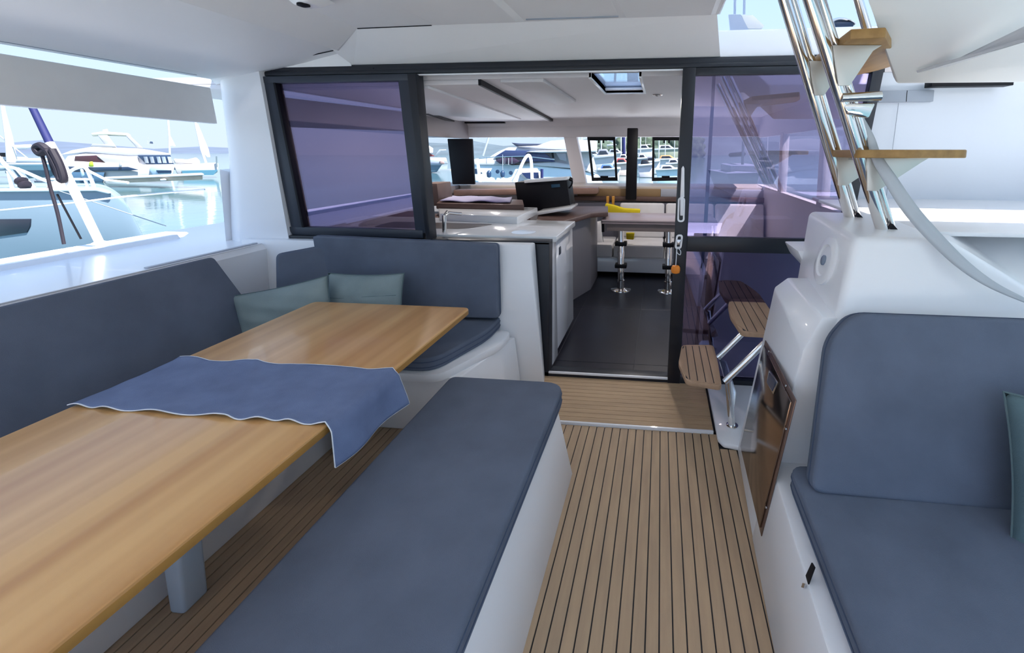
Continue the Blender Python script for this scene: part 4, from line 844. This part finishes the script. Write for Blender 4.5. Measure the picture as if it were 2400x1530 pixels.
pris(yh, 'arch', [(294, 317), (303, 316), (335, 347), (322, 347)], YY+1, 3, HULLW, .05)
pris(yh, 'radar', [(240, 304), (252, 302), (254, 308), (240, 308)], YY+2, .8, HULLW, .05)
pris(yh, 'tender', [(349, 398), (356, 386), (390, 386), (400, 400), (402, 412), (358, 412)], YY-.6, 1.6, mat('tender_blue', (.45, .60, .75), .4), .1)
pris(yh, 'tender_stripe', [(366, 399), (402, 399), (402, 405), (370, 406)], YY-.7, .2, HULLN)
pris(yh, 'antenna', [(344, 338), (347, 319), (348, 319), (348, 338)], YY+2, .1, GRYB)
pris(yh, 'satellite_dome', [(350, 336), (352, 331), (358, 332), (359, 337)], YY+2, .5, HULLN, .03)
pris(yh, 'fender', [(209, 379), (218, 378), (220, 391), (208, 391)], YY-.5, .6, mat('lime_fender', (.45, .60, .05), .5), .08)
pris(yh, 'fender', [(280, 379), (286, 379), (286, 391), (278, 391)], YY-.5, .6, HULLW, .08)
for xa in (108, 187): pris(yh, 'fender', [(xa, 396), (xa+8, 396), (xa+12, 412), (xa+4, 416)], YY-.6, .6, mat('blue_fender', (.45, .62, .75), .4), .1)
pn = thing('floating_pontoon', 'low concrete pontoon at the waterline in front of the flybridge yacht', 'pontoon', (-40, 31, ZW))
mb().prism(ppt([(245, 420), (475, 410), (475, 421), (300, 428), (255, 427)], 28.4), (-1.5, 1.2, 0), bev=.05).build('float', PONT, pn)
mb().prism(ppt([(240, 417), (478, 407), (478, 411), (250, 421)], 28.3), (-1.6, 1.3, 0), bev=.03).build('deck_edge', HULLW, pn)
pris(pn, 'white_buoy', [(374, 420), (390, 419), (391, 424), (376, 425)], 28.0, .6, HULLW, .1)
# far sail boats and hull right of the yacht
sb = thing('white_sloop', 'white sailing boat with furled sail moored right of the flybridge yacht', 'boat', (-38, 40, ZW))
pris(sb, 'hull', [(405, 386), (512, 382), (512, 402), (500, 410), (415, 408)], 40, 3, HULLW, .1, .3)
pris(sb, 'boot_top', [(425, 400), (512, 398), (500, 410), (430, 410)], 39.9, .2, mat('sloop_blue', (.12, .30, .42), .3))
pris(sb, 'sail_cover', [(406, 372), (440, 374), (460, 369), (468, 376), (470, 384), (410, 384)], 40.5, 1.2, mat('cream_cover', (.70, .64, .60), .7), .1)
mb().tube(ppt([(484, 385), (472, 350), (457, 283), (452, 255)], 40.5), .10, 8).build('mast', mat('grey_mast', (.60, .63, .68), .4), sb)
mb().prism(ppt([(473, 355), (457, 290), (482, 350), (486, 368)], 40.6), (0, .3, 0)).build('furled_sail', mat('grey_mast', (.6, .63, .68), .4), sb)
mb().tube(ppt([(508, 392), (507, 366)], 40), .06, 6).build('stern_rail', BRUSH, sb)
sc2 = thing('distant_mast', 'tall thin mast with a small furled sail behind the yacht', 'mast', (-48, 46, ZW))
mb().tube(ppt([(399, 410), (397, 320), (393, 270), (392, 230)], 46), .09, 8).build('mast', mat('grey_mast', (.6, .63, .68), .4), sc2)
mb().prism(ppt([(396, 320), (407, 342), (398, 342)], 46), (0, .2, 0)).build('sail', mat('grey_mast', (.6, .63, .68), .4), sc2)
# far left clutter: moored boats with masts
lf = thing('moored_sailboat', 'white sailing boat with tall tapering mast at the far left of the harbour', 'boat', (-55, 36, ZW))
pris(lf, 'hull', [(-60, 372), (70, 374), (60, 398), (-60, 402)], 38, 3, mat('boat_bluegrey', (.20, .28, .36), .4), .1, .3)
pris(lf, 'deck', [(-60, 366), (60, 368), (70, 375), (-60, 375)], 38, 3, HULLW, .05)
pris(lf, 'cabin', [(-40, 357), (20, 358), (34, 367), (-40, 367)], 38.3, 2, BLKP, .05)
mb().tube(ppt([(28, 380), (20, 320), (8, 260), (0, 205), (-4, 160)], 37), [.35, .25, .14, .10, .08], 8).build('mast', mat('grey_mast', (.6, .63, .68), .4), lf)
mb().tube(ppt([(-60, 270), (20, 335), (70, 375)], 37), .05, 6).build('stay', GRYB, lf)
pris(lf, 'awning', [(30, 340), (72, 338), (80, 344), (60, 350), (10, 350)], 38, 2, mat('grey_mast', (.6, .63, .68), .4), .05)
l2 = thing('navy_motorboat', 'dark blue motor boat hull behind the neighbouring bow rail', 'boat', (-50, 35, ZW))
pris(l2, 'hull', [(20, 385), (130, 384), (140, 400), (120, 415), (40, 420), (10, 405)], 27.5, 3, mat('dusk_hull', (.05, .12, .17), .3), .1, .3)
pris(l2, 'rubbing_strake', [(15, 382), (130, 381), (140, 385), (15, 387)], 27.3, .3, HULLW, .02)
pris(l2, 'deckhouse', [(40, 372), (110, 370), (125, 382), (35, 382)], 27.8, 2, mat('boat_bluegrey2', (.40, .47, .55), .4), .1)

# ---- boats ahead, seen through the forward glazing
my = thing('motor_yacht', 'large white motor yacht with long dark side windows, ahead through the forward glazing', 'boat', (-10, 26, ZW))
YM = 26.
pris(my, 'hull', [(1098, 385), (1116, 452), (1345, 462), (1420, 440), (1405, 410), (1350, 398), (1250, 388), (1110, 384)], YM, 4.5, mat('yacht_ice_hull', (.62, .74, .80), .2), .1, .5)
pris(my, 'foredeck', [(1098, 382), (1112, 372), (1150, 368), (1200, 384), (1300, 378), (1380, 392), (1400, 405), (1345, 395), (1250, 388), (1110, 387)], YM+.2, 4, HULLW, .08, .3)
pris(my, 'superstructure', [(1143, 370), (1165, 356), (1190, 345), (1240, 344), (1320, 352), (1390, 356), (1400, 400), (1300, 392), (1200, 388), (1160, 380)], YM+.5, 3.6, HULLW, .1, .5)
pris(my, 'windscreen_glass', [(1158, 368), (1184, 352), (1240, 353), (1255, 366), (1235, 369)], YM+.38, .5, mat('navy_glass', (.03, .045, .12), .12), .03)
pris(my, 'side_glass', [(1232, 370), (1238, 358), (1275, 356), (1302, 379), (1215, 379)], YM+.3, .5, mat('navy_glass', (.03, .045, .12), .12), .03)
pris(my, 'roof_sweep', [(1232, 356), (1262, 353), (1340, 352), (1400, 350), (1400, 356), (1270, 358)], YM-.1, 4.4, HULLW, .05)
pris(my, 'cabin_window', [(1161, 376), (1175, 371), (1205, 370), (1218, 378), (1206, 385), (1172, 384)], YM+.05, .4, mat('plum_glass', (.05, .03, .06), .12), .03)
for xa in (1178, 1191): pris(my, 'window_bar', [(xa, 370), (xa+1.6, 370), (xa+1.6, 386), (xa, 386)], YM-.0, .1, HULLW)
pris(my, 'flybridge_screen', [(1198, 334), (1220, 336), (1278, 337), (1266, 343), (1210, 343)], YM+1, 2.6, mat('navy_shade', (.05, .06, .10), .3), .05)
pris(my, 'flybridge', [(1210, 344), (1260, 341), (1290, 330), (1340, 326), (1400, 330), (1400, 352), (1320, 352), (1240, 347)], YM+.8, 3, HULLW, .1)
pris(my, 'door', [(1292, 357), (1297, 357), (1299, 370), (1294, 370)], YM+.1, .2, BLKP)
pris(my, 'aft_glass', [(1303, 358), (1326, 358), (1328, 378), (1312, 374)], YM+.1, .3, mat('grey_glass', (.28, .27, .30), .2), .02)
for xa, yy_ in ((1146, 408), (1178, 408)):
    mb().lathe([(0, -.22), (.12, -.16), (.14, .08), (.06, .20), (0, .22)], PY(xa, yy_, YM-.4), (0, 0, 1), 12).build('fender', HULLN, my)
mb().tube(ppt([(1178, 400), (1178, 362)], YM-.4), .02, 6).build('fender_line', GRYB, my)
for xa, yy_ in ((1167, 402), (1198, 405)): mb().lathe([(.10, 0), (.12, .06), (0, .07)], PY(xa, yy_, YM-.12), (0, -1, 0), 12).build('porthole', HULLN, my)
pris(my, 'hull_port', [(1112, 395), (1118, 395), (1120, 408), (1113, 408)], YM-.1, .2, HULLN); pris(my, 'hull_port', [(1124, 401), (1131, 406), (1124, 410)], YM-.1, .2, HULLN)
tb(ppt([(1132, 365), (1145, 322), (1150, 300)], YM-1), .06, my, 'bow_mast', HULLW, 8)
mb().tube(ppt([(1118, 372), (1160, 368), (1230, 366), (1300, 374)], YM-.3), .03, 6).build('rail', BRUSH, my)
for xa in (1140, 1160, 1183, 1200): mb().tube(ppt([(xa, 384), (xa, 367)], YM-.3), .02, 6).build('stanchion', BRUSH, my)
# own bow fittings in front of the windows
ob = thing('bow_arch', 'white tubular bow arch standing just ahead of the saloon windows', 'railing', PY(1215, 430, 10))
tb(bez(ppt([(1205, 447), (1209, 428), (1218, 398), (1230, 372), (1239, 364), (1244, 372), (1246, 392), (1248, 447)], 10), 5), .035, ob, 'arch_tube', GEL, 8)
tag(mb().tube(ppt([(1118, 372), (1122, 400), (1128, 455)], 9), .035, 8).build('bow_stanchion', GEL), 'white stanchion tube beside the black blind, outside the window', 'post')
sc3 = thing('small_cruiser', 'small white cabin cruiser with dark windows under the big motor yacht', 'boat', (-6, 20, ZW))
pris(sc3, 'hull', [(1195, 432), (1212, 404), (1270, 405), (1280, 440), (1200, 470)], 18, 2, HULLW, .05, .2)
pris(sc3, 'cabin', [(1212, 406), (1218, 398), (1262, 397), (1268, 420), (1232, 420)], 18, 1.8, mat('cruiser_cream', (.72, .62, .58), .4), .05, .2)
pris(sc3, 'window', [(1222, 405), (1245, 404), (1246, 420), (1234, 418)], 17.9, .2, mat('navy_glass', (.03, .045, .12), .12))
pris(sc3, 'window', [(1250, 404), (1262, 404), (1264, 420), (1251, 420)], 17.9, .2, mat('navy_glass', (.03, .045, .12), .12))
mb().tube(ppt([(1270, 396), (1270, 420)], 17.8), .06, 8).build('outboard_post', BLUE, sc3)
ri = thing('grey_tender', 'grey inflatable tender on the water at the left of the forward view', 'boat', (-14, 26, ZW))
pris(ri, 'tube', [(985, 375), (1000, 372), (1036, 376), (1042, 382), (1034, 388), (985, 388)], 52, 3.6, mat('tender_grey', (.32, .36, .45), .6), .2)
pris(ri, 'hull', [(985, 386), (1036, 386), (1024, 403), (985, 408)], 52.2, 1.2, mat('tender_hull', (.13, .20, .27), .4), .1)
pris(ri, 'bow_pad', [(1030, 376), (1041, 378), (1042, 385), (1031, 385)], 51.8, 2.0, mat('tender_pad', (.45, .30, .28), .6), .1)
m2 = thing('sport_cruiser', 'white sport cruiser with open radar arch behind the grey tender', 'boat', (-18, 34, ZW))
pris(m2, 'hull', [(985, 368), (1046, 370), (1050, 384), (985, 384)], 92, 6, HULLW, .1)
pris(m2, 'arch', [(1018, 366), (1030, 350), (1046, 350), (1046, 353), (1034, 354), (1024, 367)], 92, 4, HULLW, .05)
pris(m2, 'cabin', [(985, 360), (1005, 358), (1020, 366), (985, 368)], 92.5, 4, mat('red_canvas', (.25, .05, .05), .6), .05)
mb().lathe([(0, -.9), (.9, -.6), (1.0, .3), (0, 1)], PY(1004, 351, 92), (0, 0, 1), 12).build('radome', HULLW, m2)
tag(mb().prism(ppt([(985, 397), (1055, 396), (1055, 399), (985, 400)], 60), (0, .4, 0)).build('floating_boom', HULLW), 'thin white floating boom on the water below the tender', 'boom')
tag(mb().lathe([(0, -.14), (.14, -.08), (.16, .04), (0, .12)], PY(1180, 430, 8.6), (0, 0, 1), 16).build('bow_cushion', mat('sun_cream', (.80, .68, .58), .7)), 'round cream cushion on the foredeck, just above the window ledge', 'cushion')
# crowded boats on the right of the forward view
def moored(x0, x1, yb, yt, Y, m, label, cab=None, canopy=None, mast=None, dk=HULLW):
    yt = yb-(yb-yt)*1.45
    Y = 2.55*F/(yb-355)*1.01
    o = thing('moored_boat', label, 'boat', PY((x0+x1)/2, yb, Y)); w_ = x1-x0; h_ = yb-yt
    pris(o, 'hull', [(x0-w_*.04, yt+h_*.35), (x1+w_*.10, yt+h_*.25), (x1-w_*.02, yb), (x0+w_*.08, yb)], Y, 2.2, m, .08, .2)
    pris(o, 'deck', [(x0, yt+h_*.25), (x1+w_*.10, yt+h_*.18), (x1+w_*.09, yt+h_*.28), (x0-w_*.03, yt+h_*.38)], Y-.1, 2.4, dk, .04)
    if cab:
        pris(o, 'cabin', [(x0+w_*.15, yt+h_*.3), (x0+w_*.22, yt), (x0+w_*.62, yt-h_*.02), (x0+w_*.85, yt+h_*.25)], Y+.2, 1.7, cab, .06, .2)
        pris(o, 'cabin_window', [(x0+w_*.25, yt+h_*.2), (x0+w_*.28, yt+h_*.06), (x0+w_*.58, yt+h_*.05), (x0+w_*.70, yt+h_*.2)], Y+.12, .3, DGL, .01)
    if canopy:
        pris(o, 'canopy', [(x0+w_*.05, yt-h_*.30), (x0+w_*.50, yt-h_*.38), (x0+w_*.58, yt-h_*.28), (x0+w_*.05, yt-h_*.20)], Y+.2, 1.9, canopy, .04)
        for f_ in (.08, .52): mb().tube(ppt([(x0+w_*f_, yt-h_*.25), (x0+w_*(f_+.03), yt+h_*.3)], Y+.1), .03, 6).build('canopy_post', BRUSH, o)
    if mast:
        mb().tube(ppt([(mast, yt+h_*.3), (mast+1, 300), (mast+1, 240)], Y+1), .07, 8).build('mast', HULLW, o)
        mb().tube(ppt([(mast, yt+h_*.0), (mast+w_*.35, yt-h_*.02)], Y+1), .12, 8).build('boom', HULLW, o)
    return o
moored(1350, 1380, 420, 396, 0, mat('slate_rib', (.20, .22, .27), .5), 'slate grey dinghy lowest beside the window pillar', GRYB)
moored(1400, 1450, 424, 398, 0, HULLW, 'white open boat crossing the bottom of the left hung window', mat('blue_seat', (.05, .12, .35), .6))
moored(1448, 1476, 394, 372, 0, HULLN, 'small navy launch half hidden left of the black post', HULLW)
moored(1370, 1412, 388, 364, 0, HULLW, 'white boat with beige spray hood in the left hung window', CANV)
moored(1420, 1464, 384, 360, 0, HULLW, 'white cruiser with grey hood crossing the right bar of the left hung window', GRYB, HULLW)
moored(1492, 1520, 396, 372, 0, GRYB, 'grey boat with white wheelhouse right of the black post', HULLW)
moored(1510, 1544, 408, 380, 0, HULLW, 'white boat crossing the left bar of the right hung window', mat('slate_canvas', (.14, .15, .20), .7))
moored(1560, 1600, 408, 384, 0, mat('beige_hull', (.55, .48, .42), .5), 'beige boat against the door stile in the right hung window', HULLW)
moored(1352, 1396, 372, 350, 34, HULLW, 'white cabin boat at the left of the crowded berths behind the central window post', HULLW, CANV)
moored(1395, 1440, 365, 338, 38, GRYB, 'grey hulled boat with cream canopy framed high in the left hung window', HULLW, HULLW)
moored(1440, 1475, 368, 340, 36, HULLW, 'white boat under a grey awning between the hung window and the black post', None, GRYB)
moored(1354, 1400, 404, 378, 22, GRYB, 'grey inflatable boat low in the glass right of the window pillar', mat('slate_canvas', (.14, .15, .20), .7))
moored(1392, 1440, 408, 368, 18, HULLW, 'boat with steep grey cockpit tent seen inside the left hung window', mat('tent_grey', (.22, .23, .28), .7), None)
moored(1438, 1478, 412, 384, 19, mat('rib_cream', (.62, .52, .48), .5), 'cream open boat with red trim just left of the black post', mat('red_trim', (.35, .04, .04), .5))
moored(1494, 1528, 374, 350, 30, HULLW, 'white boat with tall mast between the black post and right hung window', HULLW, None, 1513)
moored(1496, 1530, 416, 388, 17, mat('lilac_hull', (.55, .53, .60), .4), 'pale lilac dinghy close by, right of the black post', BLKP)
moored(1534, 1590, 372, 350, 33, mat('olive_cover', (.30, .32, .24), .7), 'olive covered boat seen high in the right hung window', CANV)
moored(1536, 1592, 396, 374, 24, HULLW, 'white boat with orange sail cover inside the right hung window', mat('orange_cover', (.45, .22, .08), .7))
moored(1538, 1594, 420, 398, 16, mat('aqua_hull', (.50, .66, .72), .3), 'pale aqua hull lowest in the right hung window', HULLW)
for k, x_ in enumerate((1362, 1409, 1456, 1466, 1502, 1546, 1561, 1583)):
    tp_ = PY(x_, 240, 60+k*7); tag(mb().tube([(tp_.x, tp_.y, ZW), tp_], .09, 6).build('yacht_mast', mat('grey_mast', (.6, .63, .68), .4)), ('thin mast nearest the pale window pillar', 'thin mast inside the left hung window', 'thin mast between hung window and black post, left one', 'thin mast right against the black post on its left side', 'thin mast right against the black post on its right side', 'leftmost thin mast inside the right hung window', 'middle thin mast inside the right hung window', 'thin mast closest to the door stile')[k], 'mast', 'masts over the crowded berths')
tag(mb().tube([PY(1461, 300, 80), (PY(1463, 345, 80).x, 80, ZW)], .3, 8).build('furled_blue_sail', BLUE), 'blue furled sail beside the black post', 'sail')
# shrubs on the quay behind the berths
for k, (xa, xb, yt_) in enumerate(((1380, 1440, 330), (1440, 1500, 318), (1490, 1560, 312), (1550, 1640, 305))):
    Yt = 170+k*14; c_ = PY((xa+xb)/2, 352, Yt); rx = (xb-xa)/2/F*Yt; b = mb()
    bmesh.ops.create_icosphere(b.bm, subdivisions=4, radius=1)
    for v in b.bm.verts:
        n_ = 1+.16*math.sin(v.co.x*9+k)*math.sin(v.co.y*8)*math.sin(v.co.z*10+k)+random.uniform(-.07, .07)
        v.co = c_+V((v.co.x*rx*1.2*n_, v.co.y*5*n_, v.co.z*(352-yt_)/F*Yt*n_))
    tag(b.build('quay_tree', GRN, ang=180), ('rounded dark tree left of the black post, behind the boats', 'dark tree directly behind the black post', 'dark green tree just right of the black post', 'broad green tree filling the right hung window')[k], 'tree')
# sky reflections come from behind the boat: boats astern
for k, (x_, y_, h_, lb_) in enumerate(((-9, -22, 13, 'white sloop moored astern on the left'), (-3, -26, 15, 'white sloop moored astern in the middle'), (5, -24, 12, 'white sloop moored astern on the right'))):
    o = thing('sailing_sloop', lb_, 'boat', (x_, y_, ZW))
    mb().prism([(x_-1.5, y_-5, ZW+1.2), (x_+1.5, y_-5, ZW+1.2), (x_+1.2, y_+3, ZW+1.3), (x_, y_+6, ZW+1.5), (x_-1.2, y_+3, ZW+1.3)], (0, 0, 0),
       top=[(x_-1., y_-4.6, ZW-.1), (x_+1., y_-4.6, ZW-.1), (x_+.7, y_+2.5, ZW-.1), (x_, y_+5, ZW-.1), (x_-.7, y_+2.5, ZW-.1)], bev=.05).build('hull', HULLW, o)
    mb().box((x_-.9, y_-2.5, ZW+1.2), (x_+.9, y_+2, ZW+1.75), .15).build('cabin', HULLW, o)
    mb().tube([(x_, y_+1, ZW+1.2), (x_, y_+1, ZW+h_)], .09, 8).build('mast', GRYB, o)
    mb().tube([(x_-.8, y_+1, ZW+h_*.6), (x_+.8, y_+1, ZW+h_*.6)], .04, 6).build('spreader', GRYB, o)
    mb().tube([(x_, y_+1, ZW+2.4), (x_, y_-4, ZW+2.3)], .16, 8).build('boom_cover', BLUE, o)
# ---- repeats share a group phrase
for o in list(col.objects):
    if o.parent is None and o.get('category'):
        g = {'seat_cushion': 'slate cockpit seat cushions', 'back_cushion': 'slate cockpit backrests', 'scatter_pillow': 'linen scatter pillows',
             'moored_boat': 'boats in the crowded berths', 'quay_tree': 'trees behind the berths', 'downlight': 'saloon downlights',
             'sailing_sloop': 'sloops moored astern'}.get(o.name.split('.')[0])
        if g: o['group'] = g
